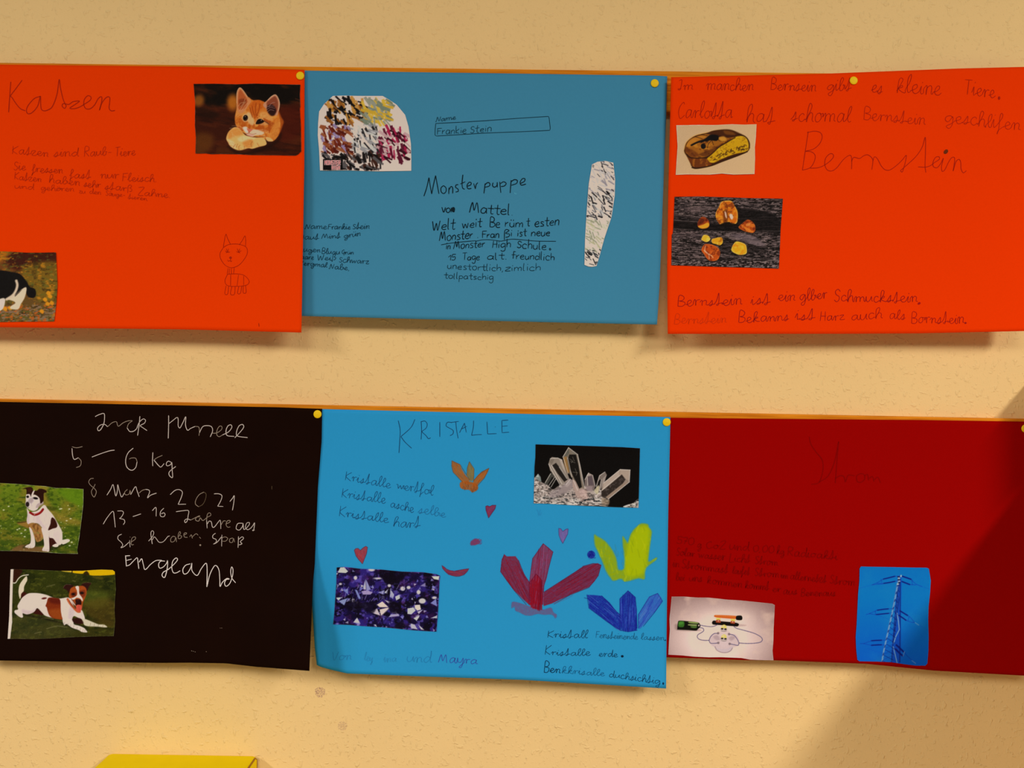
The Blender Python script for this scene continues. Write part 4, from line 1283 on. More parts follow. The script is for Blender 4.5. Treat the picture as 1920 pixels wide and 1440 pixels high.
def amber_slice(p):
    p.fill((216, 178, 132))
    p.grad((200, 640), (208, 172, 130), (950, 1130), (222, 180, 130))
    out = '275,880 300,810 380,750 500,720 560,700 650,690 740,697 800,725 870,757 905,805 912,860 890,905 800,945 650,1000 530,1047 390,1070 350,1055 330,1010 305,960 278,915'
    p.poly((230, 170, 60), out, 9)
    p.poly((62, 26, 8), out, 5)
    top = '285,880 320,800 400,755 500,735 600,760 700,770 760,765 700,800 640,840 600,880 540,930 470,960 400,965 340,960 295,920'
    p.poly((160, 92, 20), top, 7)
    p.clip = p.mask(top, 6)
    p.noise((206, 132, 34), 60, 40, 0.5, 0.7, .8, 1)
    p.noise((86, 36, 8), 50, 30, 0.55, 0.7, .7, 2)
    p.poly((196, 122, 34), '320,790 460,745 480,770 400,810 350,850 310,860', 12, .8)
    p.poly((96, 40, 10), '290,890 340,880 420,940 340,955', 12, .7)
    p.poly((70, 28, 8), '420,930 540,880 640,830 600,880 500,950', 10, .6)
    p.clip = None
    p.poly((70, 32, 10), '520,718 650,690 745,697 870,756 800,752 760,742 640,745 600,735', 8)
    p.poly((130, 72, 18), '660,700 740,712 770,740 680,735', 10, .7)
    yl = '772,762 850,755 888,790 902,850 882,900 760,930 640,975 560,1012 500,1000 495,975 560,915 620,860 700,812'
    p.poly((210, 156, 14), yl, 6)
    p.clip = p.mask(yl, 5)
    p.noise((236, 190, 40), 90, 60, 0.45, 0.7, .7, 3)
    p.noise((150, 96, 8), 18, 14, 0.6, 0.68, .6, 4)
    p.clip = None
    r = random.Random(4)
    for i in range(26):
        t = r.random()
        x, y = 520 + 340 * t + r.uniform(-14, 14), 985 - 110 * t + r.uniform(-22, 12)
        p.line((50, 24, 6), [(x, y), (x + r.uniform(4, 26), y - r.uniform(4, 30)), (x + r.uniform(10, 40), y - r.uniform(0, 16))], 6, 3, .8)
    for i in range(30):
        x, y = r.uniform(520, 680), r.uniform(860, 980)
        p.line((130, 80, 10), [(x, y), (x + r.uniform(-14, 14), y + r.uniform(-14, 14))], 4, 3, .6)
    p.poly((108, 48, 10), '312,965 345,972 480,972 520,1005 540,1035 450,1052 390,1055 352,1040', 8)
    p.clip = p.mask('312,965 345,972 480,972 520,1005 540,1035 450,1052 390,1055 352,1040', 5)
    p.noise((176, 100, 24), 26, 40, 0.5, 0.7, .7, 6)
    p.clip = None
    p.line((36, 14, 4), '350,1060 400,1068 530,1043 650,998 800,942 888,905', 9, 4)
    p.line((36, 14, 4), '300,930 340,962 420,968 500,955 560,910 620,855 700,808 770,768', 8, 4, .9)
    p.line((36, 14, 4), '790,735 870,760 906,812 910,870', 8, 4, .9)
    # the insect inside
    p.poly((8, 6, 8), '470,785 495,765 530,740 600,745 612,770 590,800 530,795 500,805 475,805', 5)
    p.line((8, 6, 8), '345,842 400,815 480,790', 17, 4)
    p.ell((8, 6, 8), 460, 852, 24, 27, 5)
    p.line((8, 6, 8), '470,800 440,815', 8, 3)
    for q in ('540,795 510,830 500,870', '545,800 560,840', '600,780 620,800 660,805', '610,760 625,752', '380,760 420,770 450,780', '440,740 500,750'):
        p.line((30, 14, 8), q, 5, 3, .9)
    p.poly((216, 150, 50), '612,770 660,755 690,790 640,805', 10, .8)
    p.line((238, 170, 70), '275,880 300,808 380,748 500,716', 5, 4, .7)


picture(S_AMB, 'amber_photo', C1, '198,648 420,644 560,646 740,638 860,642 978,638', '192,1130 300,1126 520,1128 640,1118 760,1128 958,1122', '198,648 205,760 210,850 203,960 192,1130', '978,638 972,760 962,860 964,980 958,1122',
        amber_slice, 'photo of a cut piece of amber with an insect inside', seed=11, rim=(244, 222, 196), rimw=0.013, noise=4)

C3 = (1230, 350, 7.111)


def stones(p):
    p.fill((66, 54, 54))
    p.noise((112, 92, 90), 200, 26, 0.42, 0.62, .85, 1, .02)
    p.noise((12, 8, 8), 90, 14, 0.5, 0.58, .95, 2, .02)
    p.noise((140, 118, 114), 40, 9, 0.58, 0.66, .8, 3, .02)
    p.noise((14, 10, 10), 34, 10, 0.58, 0.64, .9, 4, .05)
    for s, a in (('220,460 560,480 900,500 1660,560 1660,600 1200,600 800,590 220,560', .97), ('1080,300 1500,340 1660,460 1660,580 1100,560', .85), ('230,380 520,400 760,470 230,470', .55), ('880,690 1200,760 1440,800 1440,860 900,900', .5), ('820,960 1040,970 1000,1010 820,1000', .8)):
        p.poly((8, 5, 6), s, 18, a)
    p.noise((58, 46, 44), 120, 7, 0.6, 0.66, .5, 7, .02)
    p.poly((120, 98, 96), '380,290 560,260 900,270 800,300 500,340', 20, .5)
    p.poly((124, 104, 108), '1000,640 1260,640 1440,760 1380,790 1200,740', 16, .6)
    p.poly((112, 92, 92), '240,600 560,620 620,650 240,690', 18, .35)
    for q in ('240,450 420,460 640,475', '400,380 600,410', '210,800 600,815', '220,930 640,935', '860,930 1300,960 1640,985', '860,670 1100,690 1400,740', '240,560 500,575', '1330,590 1660,590'):
        p.line((150, 128, 122), q, 4, 4, .7)
    p.clip = p.mask('200,980 1640,990 1640,1090 200,1050', 10, False)
    p.noise((150, 130, 126), 34, 10, 0.5, 0.6, .8, 8)
    p.noise((10, 8, 8), 30, 12, 0.55, 0.62, .9, 9)
    p.clip = None

    def stone(s, c, hi, lo, rim, seed):
        p.poly((6, 3, 2), (pts(s) + [6, 14]), 16, .8)
        p.poly(rim, s, 5)
        q = pts(s)
        ctr = q.mean(0)
        p.poly(c, (q - ctr) * 0.92 + ctr, 8)
        p.clip = p.mask(s, 6)
        p.noise(hi, 46, 40, 0.5, 0.68, .8, seed)
        p.noise(lo, 40, 46, 0.55, 0.68, .75, seed + 1, .7)
        p.clip = None
    stone('870,205 950,185 1010,195 1050,260 1085,330 1090,430 1070,490 1010,500 980,470 920,480 860,505 815,450 795,390 805,330 840,270', (208, 102, 16), (236, 148, 36), (124, 46, 8), (240, 160, 60), 20)
    p.poly((70, 24, 8), '900,340 940,300 960,380 950,480 900,480', 12, .6)
    p.line((110, 44, 10), '930,220 950,300 930,350', 10, 8, .7)
    p.poly((250, 214, 190), '915,330 935,350 945,420 925,400', 6, .8)
    p.poly((252, 220, 200), '980,370 1010,365 1030,410 1010,440 985,410', 8, .85)
    p.poly((12, 5, 3), '850,505 920,475 1000,480 1060,500 1020,530 880,530', 10, .8)
    stone('600,410 650,405 700,450 712,500 690,545 620,560 565,540 555,480', (150, 56, 14), (190, 84, 24), (86, 24, 10), (150, 60, 20), 24)
    p.poly((238, 156, 34), '560,530 620,510 690,480 710,510 685,545 615,558', 7)
    p.poly((70, 20, 12), '590,430 650,440 620,490 590,490', 12, .7)
    stone('1100,540 1150,490 1220,440 1280,465 1320,520 1322,590 1290,615 1220,605 1150,580', (172, 66, 12), (220, 116, 34), (100, 30, 8), (190, 90, 30), 28)
    p.poly((232, 132, 40), '1170,530 1240,560 1290,605 1210,590', 8, .8)
    p.poly((236, 150, 70), '1200,500 1260,480 1250,510 1210,530', 8, .7)
    stone('605,700 635,645 690,650 722,690 710,720 670,738 615,715', (238, 176, 40), (252, 206, 80), (226, 150, 26), (246, 206, 120), 32)
    stone('745,705 780,690 850,675 885,690 888,750 850,780 800,765 750,750', (226, 152, 24), (244, 184, 50), (176, 96, 14), (244, 190, 80), 36)
    stone('605,845 640,775 700,765 790,790 845,840 852,910 820,975 750,992 690,970 640,900', (190, 74, 14), (224, 106, 30), (120, 36, 8), (206, 96, 36), 40)
    for q in ('660,790 650,850 680,890', '640,850 700,900 710,960', '700,900 740,920 760,950'):
        p.line((248, 208, 170), q, 8, 6, .75)
    stone('1005,845 1050,745 1110,735 1190,770 1210,830 1205,890 1150,908 1080,900', (234, 160, 24), (248, 188, 52), (216, 132, 18), (248, 204, 100), 44)


picture(S_AMB, 'amber_photo', C3, '248,135 560,130 900,140 1250,152 1692,160', '204,1048 560,1058 900,1070 1250,1078 1638,1092', '248,135 240,330 230,560 222,630 210,640 208,850 204,1048', '1692,160 1680,330 1662,560 1655,760 1638,1092', stones,
        'photo of seven amber stones on dark weathered wood', seed=13, rim=(120, 60, 40), rimw=0.004, noise=7)

D3 = (0, 890, 8)


def sitting_dog(p):
    p.fill((86, 104, 16))
    p.grad((0, 150), (104, 124, 22), (0, 1180), (56, 74, 12))
    p.noise((128, 112, 30), 220, 120, 0.45, 0.7, .7, 1, .3)
    p.noise((44, 66, 8), 60, 34, 0.5, 0.7, .7, 2)
    p.noise((128, 140, 30), 44, 26, 0.58, 0.72, .5, 3)
    p.poly((160, 124, 44), '520,160 720,180 700,320 860,560 1200,690 1180,760 900,700 660,500 560,260', 40, .6)
    p.poly((96, 132, 14), '860,220 1240,220 1230,460 1050,400', 40, .7)
    p.poly((60, 70, 8), '700,470 860,500 800,540 690,510', 16, .8)
    p.poly((158, 112, 46), '260,725 420,705 440,800 330,770', 16, .85)
    p.poly((60, 40, 14), '260,715 400,700 380,715 270,728', 8, .8)
    p.poly((122, 84, 46), '180,1120 340,1050 640,1090 760,1140 640,1165 200,1150', 20, .9)
    r = random.Random(8)
    for i in range(90):
        p.ell((214, 208, 150), r.uniform(-100, 1180), r.uniform(440, 1150), r.uniform(3, 9), r.uniform(3, 8), 4, r.uniform(.3, .8))
    for x, y in ((290, 810), (260, 825), (320, 880), (380, 830), (900, 515), (1040, 515), (1000, 690), (1060, 660), (55, 530), (130, 475), (1075, 1015), (1045, 1065), (370, 930), (920, 510)):
        p.ell((232, 226, 190), x, y, 15, 9, 6, .8)
    p.poly((30, 34, 8), '560,960 860,1000 1000,1040 860,1110 720,1150 740,1060 520,1080 350,1100 380,1060', 22, .75)
    wh = (228, 206, 204)
    p.poly((56, 18, 12), '735,930 800,900 870,1000 860,1050 780,1070 735,1120', 8)
    p.poly((236, 222, 214), '915,990 960,975 1020,966 1048,985 1025,1012 940,1045', 6)
    body = '404,505 450,560 560,540 660,455 720,520 790,600 850,700 900,790 932,860 936,960 925,1035 870,1052 800,960 740,940 730,850 640,800 560,730 430,742 402,690 412,600'
    p.poly(wh, body, 7)
    p.poly((168, 116, 58), '428,742 500,722 590,755 640,840 645,960 560,1010 520,950 480,860 435,800', 9)
    p.clip = p.mask('428,742 500,722 590,755 640,840 645,960 560,1010 520,950 480,860 435,800', 8)
    p.noise((104, 62, 22), 30, 60, 0.5, 0.7, .8, 5)
    p.noise((120, 120, 50), 40, 40, 0.6, 0.7, .7, 6)
    p.clip = None
    p.poly(wh, '438,790 480,830 520,960 526,1060 495,1098 430,1098 375,1085 400,1058 455,1025 462,920', 6)
    p.poly(wh, '625,800 728,830 735,960 738,1142 690,1148 636,1140 640,1105 662,1055 648,930', 6)
    p.poly((236, 220, 212), '785,1065 840,1035 880,1050 865,1080 820,1085', 6)
    p.poly((214, 190, 190), '800,900 870,850 900,900 880,1020 820,960', 20, .5)
    p.hair([(244, 230, 228), (200, 174, 174)], body, 70, 60, 1.3, .5, 6, .4)
    p.poly((190, 160, 160), '560,560 620,700 700,800 640,800 540,690', 30, .35)
    p.poly((196, 168, 168), '420,560 440,620 430,740 405,690', 16, .5)
    for x in (420, 455, 660, 690, 715):
        p.line((120, 80, 76), [(x, 1075 + (x > 600) * 45), (x + 4, 1092 + (x > 600) * 48)], 5, 3, .6)
    p.poly((52, 14, 6), '782,640 820,665 850,720 860,765 845,795 790,810 722,832 755,740 762,680', 7)
    # head
    p.poly((226, 208, 208), '388,400 392,320 440,285 520,300 600,340 650,410 630,440 590,465 560,520 500,545 440,520 395,480 380,440', 7)
    p.poly((168, 140, 134), '560,440 640,410 655,440 600,480 540,500', 12, .7)
    cap = '340,212 400,192 460,184 492,205 500,242 560,235 585,213 640,215 695,240 694,268 658,280 655,380 640,410 606,432 592,360 545,312 505,300 470,330 455,320 440,295 400,300 398,240 385,215'
    p.poly((40, 12, 6), cap, 6)
    p.poly((66, 24, 12), '420,200 480,210 470,260 420,250', 14, .6)
    p.poly((232, 214, 210), '498,245 520,232 512,260 490,320 468,330 475,290', 6)
    p.poly((224, 204, 200), '392,300 440,292 455,320 430,330 400,325', 7)
    p.poly((230, 212, 208), '478,330 530,310 580,340 590,370 540,335 490,345', 7)
    p.ell((18, 8, 8), 415, 332, 20, 19, 6)
    p.ell((18, 8, 8), 533, 354, 38, 18, 6, 1, .15)
    p.poly((130, 108, 108), '440,360 490,345 500,400 460,430 420,400', 16, .5)
    p.ell((34, 20, 22), 412, 444, 28, 38, 7)
    p.poly((90, 70, 66), '400,480 440,490 430,500', 8, .7)
    p.line((176, 148, 144), '490,350 470,420 480,470', 8, 8, .5)
    p.line((134, 14, 14), '452,568 490,592 525,602 575,588 615,560 645,520', 33, 5)
    p.line((190, 50, 40), '530,598 580,580 620,548', 8, 5, .7)
    p.ell((200, 180, 160), 518, 598, 7, 8, 3, .8)
    p.line((176, 140, 140), '515,620 505,680', 6, 6, .5)


picture(S_BLK, 'dog_photo', D3, '-120,120 0,125 300,140 500,158 660,168 830,196 1000,196 1240,210', '-120,1135 0,1142 300,1146 600,1160 900,1182 1165,1188', '-120,120 -120,1135', '1252,216 1250,440 1225,660 1195,900 1170,1060 1158,1130 1168,1188', sitting_dog,
        'photo of a sitting white dog with a dark head and a red collar', seed=17, rim=(206, 200, 170), rimw=0.009, noise=6)

D4 = (0, 1050, 8)


def lying_dog(p):
    p.fill((40, 46, 8))
    p.grad((0, 150), (46, 52, 8), (0, 1180), (52, 48, 10))
    p.noise((26, 32, 4), 160, 60, 0.5, 0.7, .8, 1)
    p.noise((84, 84, 22), 60, 40, 0.6, 0.75, .6, 2)
    p.poly((92, 100, 26), '1240,480 1600,500 1560,700 1280,680', 50, .55)
    p.poly((92, 62, 16), '1250,640 1700,600 1700,1000 1400,900', 60, .4)
    p.poly((70, 70, 36), '200,860 900,880 1100,1100 300,1180', 60, .4)
    p.hair([(96, 92, 40), (22, 26, 6), (74, 80, 24)], '150,200 1720,240 1700,1140 150,1180', 220, 50, -1.2, .6, 5, .4)
    for q in ('700,1030 860,990 1000,1010', '520,1100 620,1080', '620,880 720,870 800,890', '700,400 820,370', '1090,310 1130,320'):
        p.line((140, 130, 90), q, 9, 8, .6)
    p.poly((50, 14, 6), '200,150 330,150 300,230 200,340', 14, .9)
    p.poly((224, 176, 0), '925,165 1000,166 1080,180 1110,195 1240,205 1300,180 1380,232 1728,215 1728,140 1000,140', 5)
    p.poly((240, 200, 60), '930,160 1090,165 1080,185 980,178', 5, .7)
    p.poly((46, 30, 4), '1250,200 1300,165 1340,215 1280,225', 8, .9)
    p.line((40, 26, 4), '1085,150 1080,190', 14, 4)
    p.poly((90, 80, 20), '1400,240 1540,260 1530,300 1420,275', 16, .6)
    p.line((222, 210, 190), '200,345 235,340 280,275 340,235 425,222', 13, 4)
    wh = (230, 210, 208)
    p.poly((18, 14, 4), '240,800 480,830 700,880 960,950 1100,1030 940,960 700,900', 20, .7)
    p.poly((226, 208, 176), '392,245 408,300 385,350 362,400 355,465 325,510 310,560 300,582 282,520 280,440 305,350', 6)
    p.poly((60, 18, 10), '315,520 350,478 400,505 370,540 330,575', 7)
    body = '300,620 340,560 420,505 500,495 600,502 700,525 800,565 900,578 1030,565 1080,640 1140,740 1220,750 1250,800 1272,890 1200,880 1110,840 1080,900 1100,950 1000,940 945,890 800,870 680,835 620,780 560,722 520,770 470,800 400,815 340,800 345,855 310,862 250,820 218,785 225,755 272,740 262,690'
    p.poly(wh, body, 7)
    p.clip = p.mask(body, 6)
    p.poly((246, 232, 230), '320,600 500,530 640,600 560,700 360,700', 40, .7)
    p.poly((190, 160, 156), '330,740 480,760 540,700 500,800 360,820', 24, .5)
    p.poly((188, 160, 160), '1050,700 1120,760 1090,880 1020,900', 26, .45)
    p.clip = None
    p.poly(wh, '945,870 1080,900 1110,965 1180,985 1260,1020 1300,1065 1305,1085 1230,1080 1180,1050 1080,1015 1000,960 960,975', 6)
    p.poly((210, 196, 170), '1230,880 1290,890 1400,935 1480,965 1560,970 1608,1005 1560,1010 1470,1000 1300,990 1250,950', 7)
    p.noise((120, 96, 60), 20, 20, 0.75, 0.9, .3, 12)
    for x, y in ((1010, 990), (1050, 1010), (1100, 1020), (1150, 1045), (1200, 1060), (1240, 1075), (1270, 1075), (960, 970), (1350, 985), (1410, 990), (1470, 995), (1540, 1005)):
        p.line((96, 74, 40), [(x, y), (x + 10, y - 40)], 5, 4, .6)
    p.poly((44, 12, 8), '1085,890 1140,870 1210,880 1250,950 1150,960 1100,930', 12)
    p.poly((56, 14, 10), '560,728 610,770 650,825 560,815 500,800 530,765', 9)
    patch = '720,575 760,562 830,570 890,582 908,640 912,760 925,840 935,890 860,885 790,870 740,830 712,760 700,710 682,690 700,640'
    p.poly((126, 42, 10), patch, 7)
    p.clip = p.mask(patch, 6)
    p.poly((86, 18, 8), '740,570 900,580 900,660 760,640', 24, .8)
    p.poly((156, 72, 20), '730,760 920,740 930,890 800,870', 30, .7)
    p.clip = None
    p.ell((96, 34, 26), 662, 575, 40, 15, 6, 1, -.15)
    # head
    p.poly((46, 14, 10), '950,420 985,372 1060,372 1105,385 1060,445 1035,492 1000,450', 7)
    p.poly((46, 14, 10), '1218,382 1262,345 1365,345 1335,400 1305,465 1260,430', 7)
    p.line((130, 100, 90), '950,415 985,372 1060,370', 5, 4, .6)
    p.line((110, 80, 70), '1240,350 1300,338 1370,350', 5, 4, .6)
    p.poly((164, 72, 22), '1040,500 1060,430 1110,398 1180,392 1240,388 1290,425 1298,500 1275,570 1245,640 1225,720 1140,700 1090,640 1050,580 1032,540', 7)
    p.poly((108, 34, 14), '1190,470 1270,450 1280,530 1230,570 1190,530', 14, .7)
    p.poly((92, 26, 12), '1060,500 1140,480 1140,540 1090,560', 12, .7)
    p.poly((238, 220, 214), '1132,402 1180,396 1188,500 1220,550 1240,590 1235,620 1205,580 1150,565 1115,590 1060,595 1045,580 1110,560 1155,525 1155,460', 6)
    p.ell((28, 8, 6), 1100, 512, 26, 18, 8)
    p.ell((28, 8, 6), 1228, 495, 30, 20, 8)
    p.poly((230, 210, 206), '1045,580 1090,610 1140,680 1110,670 1060,620', 8, .8)
    p.poly((40, 8, 6), '1130,600 1165,585 1210,600 1222,660 1190,680 1140,680 1135,640', 7)
    p.ell((72, 26, 24), 1165, 600, 24, 12, 8, .7)
    p.line((192, 92, 48), '1015,590 1050,650 1100,710 1160,770 1195,775', 36, 5)
    p.line((70, 24, 14), '1040,610 1080,680 1130,730', 10, 6, .7)
    p.poly((206, 80, 62), '1140,690 1180,670 1222,690 1226,740 1195,772 1155,765', 7)
    p.line((160, 46, 40), '1185,690 1190,755', 8, 6, .5)
    p.line((60, 20, 12), '1070,580 1120,650 1140,680', 9, 5, .8)
    # white strip at the left edge
    p.poly((230, 214, 206), '155,130 203,130 190,400 180,800 182,930 150,1190 105,1190 132,900 146,400', 4, 1, False)


picture(S_BLK, 'dog_photo', D4, '160,140 205,138 450,146 700,155 860,162 1000,164 1240,162 1400,150 1520,144 1690,150 1722,175', '115,1182 260,1180 500,1186 760,1176 1100,1156 1400,1146 1705,1140', '160,140 152,340 146,560 138,840 115,1182', '1722,175 1732,330 1738,440 1722,620 1718,760 1728,920 1705,1140', lying_dog,
        'photo of a white and brown dog lying on grass with its tongue out', seed=19, rim=(190, 176, 150), rimw=0.005, noise=6)


def quartz(p):
    p.fill((6, 5, 5))

    def shard(body, c, fac=(), hi=None):
        p.poly(c, body, 4, .95, False)
        for col, s, a in fac:
            p.poly(col, s, 5, a, False)
        if hi:
            for q in hi:
                p.line((232, 220, 210), q, 6, 4, .85, False)
    # far small ones
    shard('150,540 185,500 215,540 225,600 160,570', (130, 140, 136), [((190, 196, 190), '160,540 185,505 195,540', .8)])
    shard('265,610 330,500 355,490 380,540 300,650', (70, 68, 62), [((14, 12, 12), '300,630 350,540 375,545 310,645', .9)], ['270,610 335,500', '310,650 385,540', '340,660 400,560'])
    # rock base
    rock = '135,560 200,590 300,640 360,690 440,640 560,560 620,640 700,690 760,640 860,690 940,700 950,780 1030,800 1035,850 1010,888 900,886 500,872 135,856'
    p.poly((176, 160, 152), rock, 8)
    p.clip = p.mask(rock, 6)
    p.noise((220, 206, 200), 40, 26, 0.5, 0.66, .8, 1)
    p.noise((86, 76, 72), 26, 16, 0.54, 0.64, .8, 2)
    p.noise((44, 42, 42), 26, 12, 0.62, 0.7, .8, 3, .15)
    p.poly((196, 160, 150), '660,690 760,690 780,800 700,830 640,760', 26, .6)
    p.poly((150, 134, 136), '330,730 480,640 600,600 590,680 460,760 340,790', 20, .55)
    p.clip = p.mask('130,760 500,800 1030,800 1030,890 130,880', 14, False)
    p.noise((222, 214, 206), 50, 14, 0.46, 0.62, .8, 4, .12)
    p.noise((24, 30, 34), 44, 11, 0.58, 0.64, .9, 5, .12)
    p.clip = None
    p.poly((120, 96, 70), '950,790 1035,820 1030,875 960,880', 14, .6)
    # big crystals
    shard('310,380 325,330 350,300 420,310 470,330 500,400 560,560 470,650 400,560 330,460', (150, 136, 124),
          [((22, 18, 16), '355,400 400,370 440,420 540,570 500,600 420,500', .92), ((186, 170, 158), '440,330 475,335 520,500 480,430', .8), ((110, 98, 88), '320,360 350,310 380,330 350,390', .6)], ['312,385 350,460 450,640', '345,400 470,620', '330,320 420,312 470,335', '440,420 530,560'])
    shard('480,300 550,185 600,225 660,270 690,400 740,680 680,700 600,560 540,470', (128, 114, 98),
          [((12, 10, 9), '540,330 560,270 640,270 670,400 710,660 680,680 610,540 560,440', .93), ((150, 108, 56), '485,310 525,290 560,480 540,500 500,400', .85), ((88, 88, 80), '500,290 550,195 560,250 530,290', .8), ((120, 112, 102), '560,240 600,230 655,275 600,262', .8), ((160, 146, 136), '655,280 690,400 740,680 700,560', .75)],
          ['482,300 550,188', '550,188 660,270', '540,310 590,540', '660,275 745,670', '490,310 545,500', '600,560 660,770'])
    for s in ('560,320 600,350 580,370', '600,300 620,350', '630,440 650,500 640,520', '570,350 630,370', '600,480 660,490'):
        p.line((170, 160, 144), s, 4, 3, .6)
    shard('480,650 560,560 610,580 600,660 520,720 400,760', (150, 134, 132), [((176, 160, 156), '500,650 560,590 590,600 540,660', .7)], ['520,630 570,570'])
    shard('600,560 640,600 680,690 690,780 640,760 600,660', (176, 150, 140), [], ['610,580 660,700'])
    shard('745,570 790,488 840,515 870,650 860,690 790,700 745,640', (124, 108, 104), [((176, 160, 152), '765,530 790,492 835,515 780,530', .9), ((88, 74, 80), '775,540 830,530 850,640 790,640', .8), ((150, 130, 132), '760,650 840,650 830,720 770,700', .8)], ['748,570 790,492', '840,520 872,650', '775,540 780,640'])
    shard('880,660 920,520 990,478 1010,515 960,640 910,730', (128, 114, 106), [((14, 12, 11), '900,600 925,570 945,570 925,650 890,660', .9), ((164, 150, 142), '960,560 1005,515 985,600 940,700', .8)], ['885,650 922,525 985,480', '945,570 920,700'])
    shard('945,700 970,610 1170,448 1290,455 1280,600 1030,805 990,780 950,780', (156, 136, 122),
          [((40, 32, 28), '945,710 990,680 1190,510 1235,570 1200,620 1000,780 950,775', .94), ((188, 168, 154), '970,620 1165,455 1160,520 960,690', .75), ((178, 156, 140), '1170,450 1288,457 1280,590 1235,560 1190,505 1165,520', .8), ((150, 126, 108), '1270,600 1030,800 1000,780 1220,610', .7)],
          ['972,612 1170,450', '1170,450 1288,456', '1288,456 1280,600', '1165,520 950,700', '1280,600 1030,803'])
    p.clip = p.mask('945,710 990,680 1190,510 1235,570 1200,620 1000,780 950,775', 6, False)
    p.noise((96, 84, 80), 30, 30, 0.55, 0.7, .7, 9)
    p.clip = None
    p.poly((210, 196, 160), '860,700 915,640 905,740 880,740', 6, .8)
    p.poly((200, 170, 164), '680,690 720,675 750,720 700,760', 12, .6)
    # chip in the corner
    chip = '1210,900 1270,870 1330,850 1375,812 1395,815 1395,915'
    p.poly((150, 140, 132), chip, 6)
    p.clip = p.mask(chip, 5)
    p.noise((214, 206, 200), 20, 16, 0.5, 0.6, .9, 11)
    p.noise((40, 38, 36), 18, 14, 0.58, 0.64, .9, 12)
    p.clip = None


picture(S_CRY, 'crystal_photo', E2, '155,148 420,156 800,168 1200,182 1408,195', '132,856 300,860 620,880 900,892 1120,902 1390,910', '155,148 152,300 142,420 138,620 132,856', '1408,195 1402,420 1396,700 1390,910', quartz,
        'photo of clear quartz crystals on a black background', seed=23, rim=(150, 140, 130), rimw=0.004, noise=4)


def amethyst(p):
    p.fill((16, 8, 46))
    p.noise((46, 32, 118), 80, 60, 0.46, 0.62, .9, 1)
    p.noise((6, 3, 18), 90, 70, 0.54, 0.66, .9, 2)
    p.noise((96, 80, 176), 34, 28, 0.6, 0.72, .7, 3)
    p.noise((60, 20, 70), 70, 60, 0.58, 0.7, .5, 4)
    r = random.Random(5)
    for i in range(210):
        x, y = r.uniform(120, 1110), r.uniform(270, 860)
        s = r.uniform(8, 34) * (0.6 if y < 430 else 1)
        t = r.uniform(0, 6.28)
        q = [(x + s * r.uniform(.5, 1) * math.cos(t + k * 2.1 + r.uniform(-.4, .4)), y + s * r.uniform(.4, 1) * math.sin(t + k * 2.1)) for k in range(3)]
        c = r.choice([(60, 50, 150), (110, 104, 196), (150, 146, 214), (40, 28, 104), (8, 4, 22), (200, 190, 220), (76, 40, 120), (14, 8, 40)])
        p.poly(c, q, 3.5, r.uniform(.5, .95), False)
    for c, s in (((206, 206, 222), '165,315 190,268 225,266 262,305 240,320'), ((150, 150, 210), '398,460 425,370 470,470 440,485'), ((186, 182, 216), '405,470 425,385 430,475'), ((170, 150, 200), '385,490 440,480 490,500 470,520 400,520'),
                 ((140, 150, 214), '175,580 255,555 225,620'), ((206, 212, 232), '150,550 210,545 170,575'), ((120, 130, 206), '210,475 260,470 262,520'), ((130, 140, 214), '325,475 345,480 380,555 360,560'),
                 ((222, 204, 200), '555,660 640,640 660,640 570,722'), ((230, 214, 206), '530,615 580,585 640,640 560,640'), ((206, 190, 206), '470,680 530,650 560,715 510,700'),
                 ((200, 200, 220), '815,650 870,640 890,670 850,705 815,700'), ((226, 212, 220), '880,620 930,615 940,660 905,670'), ((190, 180, 214), '905,680 960,660 920,700'), ((204, 204, 222), '870,740 930,715 900,765'),
                 ((170, 160, 206), '640,730 660,705 730,700 740,720'), ((128, 132, 206), '1030,600 1080,560 1090,630'), ((190, 190, 214), '1030,740 1090,715 1090,740'), ((210, 214, 226), '1040,350 1110,350 1105,385 1060,375'),
                 ((200, 196, 220), '310,780 345,735 375,790'), ((150, 140, 200), '330,790 370,780 370,805'), ((190, 184, 216), '845,790 880,800 910,845 850,835'), ((206, 200, 220), '915,800 970,850 940,845'), ((196, 196, 220), '700,540 740,520 745,555 710,575'),
                 ((176, 176, 214), '655,470 690,520 680,560 650,540'), ((214, 214, 230), '600,500 640,465 620,510'), ((150, 148, 206), '540,500 600,480 590,520'), ((206, 206, 224), '500,800 520,800 530,825'), ((190, 180, 210), '600,570 660,590 640,605')):
        p.poly(c, s, 4, .95, False)
    for x, y, rx, ry in ((645, 437, 15, 14), (310, 577, 16, 17), (918, 498, 18, 20), (952, 580, 32, 24), (770, 465, 22, 20), (825, 455, 18, 15), (905, 640, 24, 22), (1065, 550, 22, 12), (190, 422, 14, 10), (330, 365, 16, 18), (480, 290, 30, 14), (540, 370, 40, 8)):
        p.ell((220, 212, 226), x, y, rx, ry, 6, .9)
    for q in ('530,640 655,640', '425,372 430,475', '640,470 610,560', '655,640 570,720'):
        p.line((30, 20, 60), q, 5, 3, .8, False)
    for s in ('250,590 360,570 380,680 260,660', '640,590 720,600 760,680 660,690', '620,500 650,470 640,580', '700,800 780,780 780,840 700,835', '560,290 800,310 720,420 600,400', '800,730 845,720 840,790', '1030,760 1080,760 1080,800', '380,600 520,590 500,690 400,660'):
        p.poly((8, 3, 18), s, 12, .8)
    p.hair([(120, 112, 200), (190, 184, 222), (50, 40, 130)], '150,440 800,440 800,600 200,600', 60, 40, -1.2, .5, 4, .6)


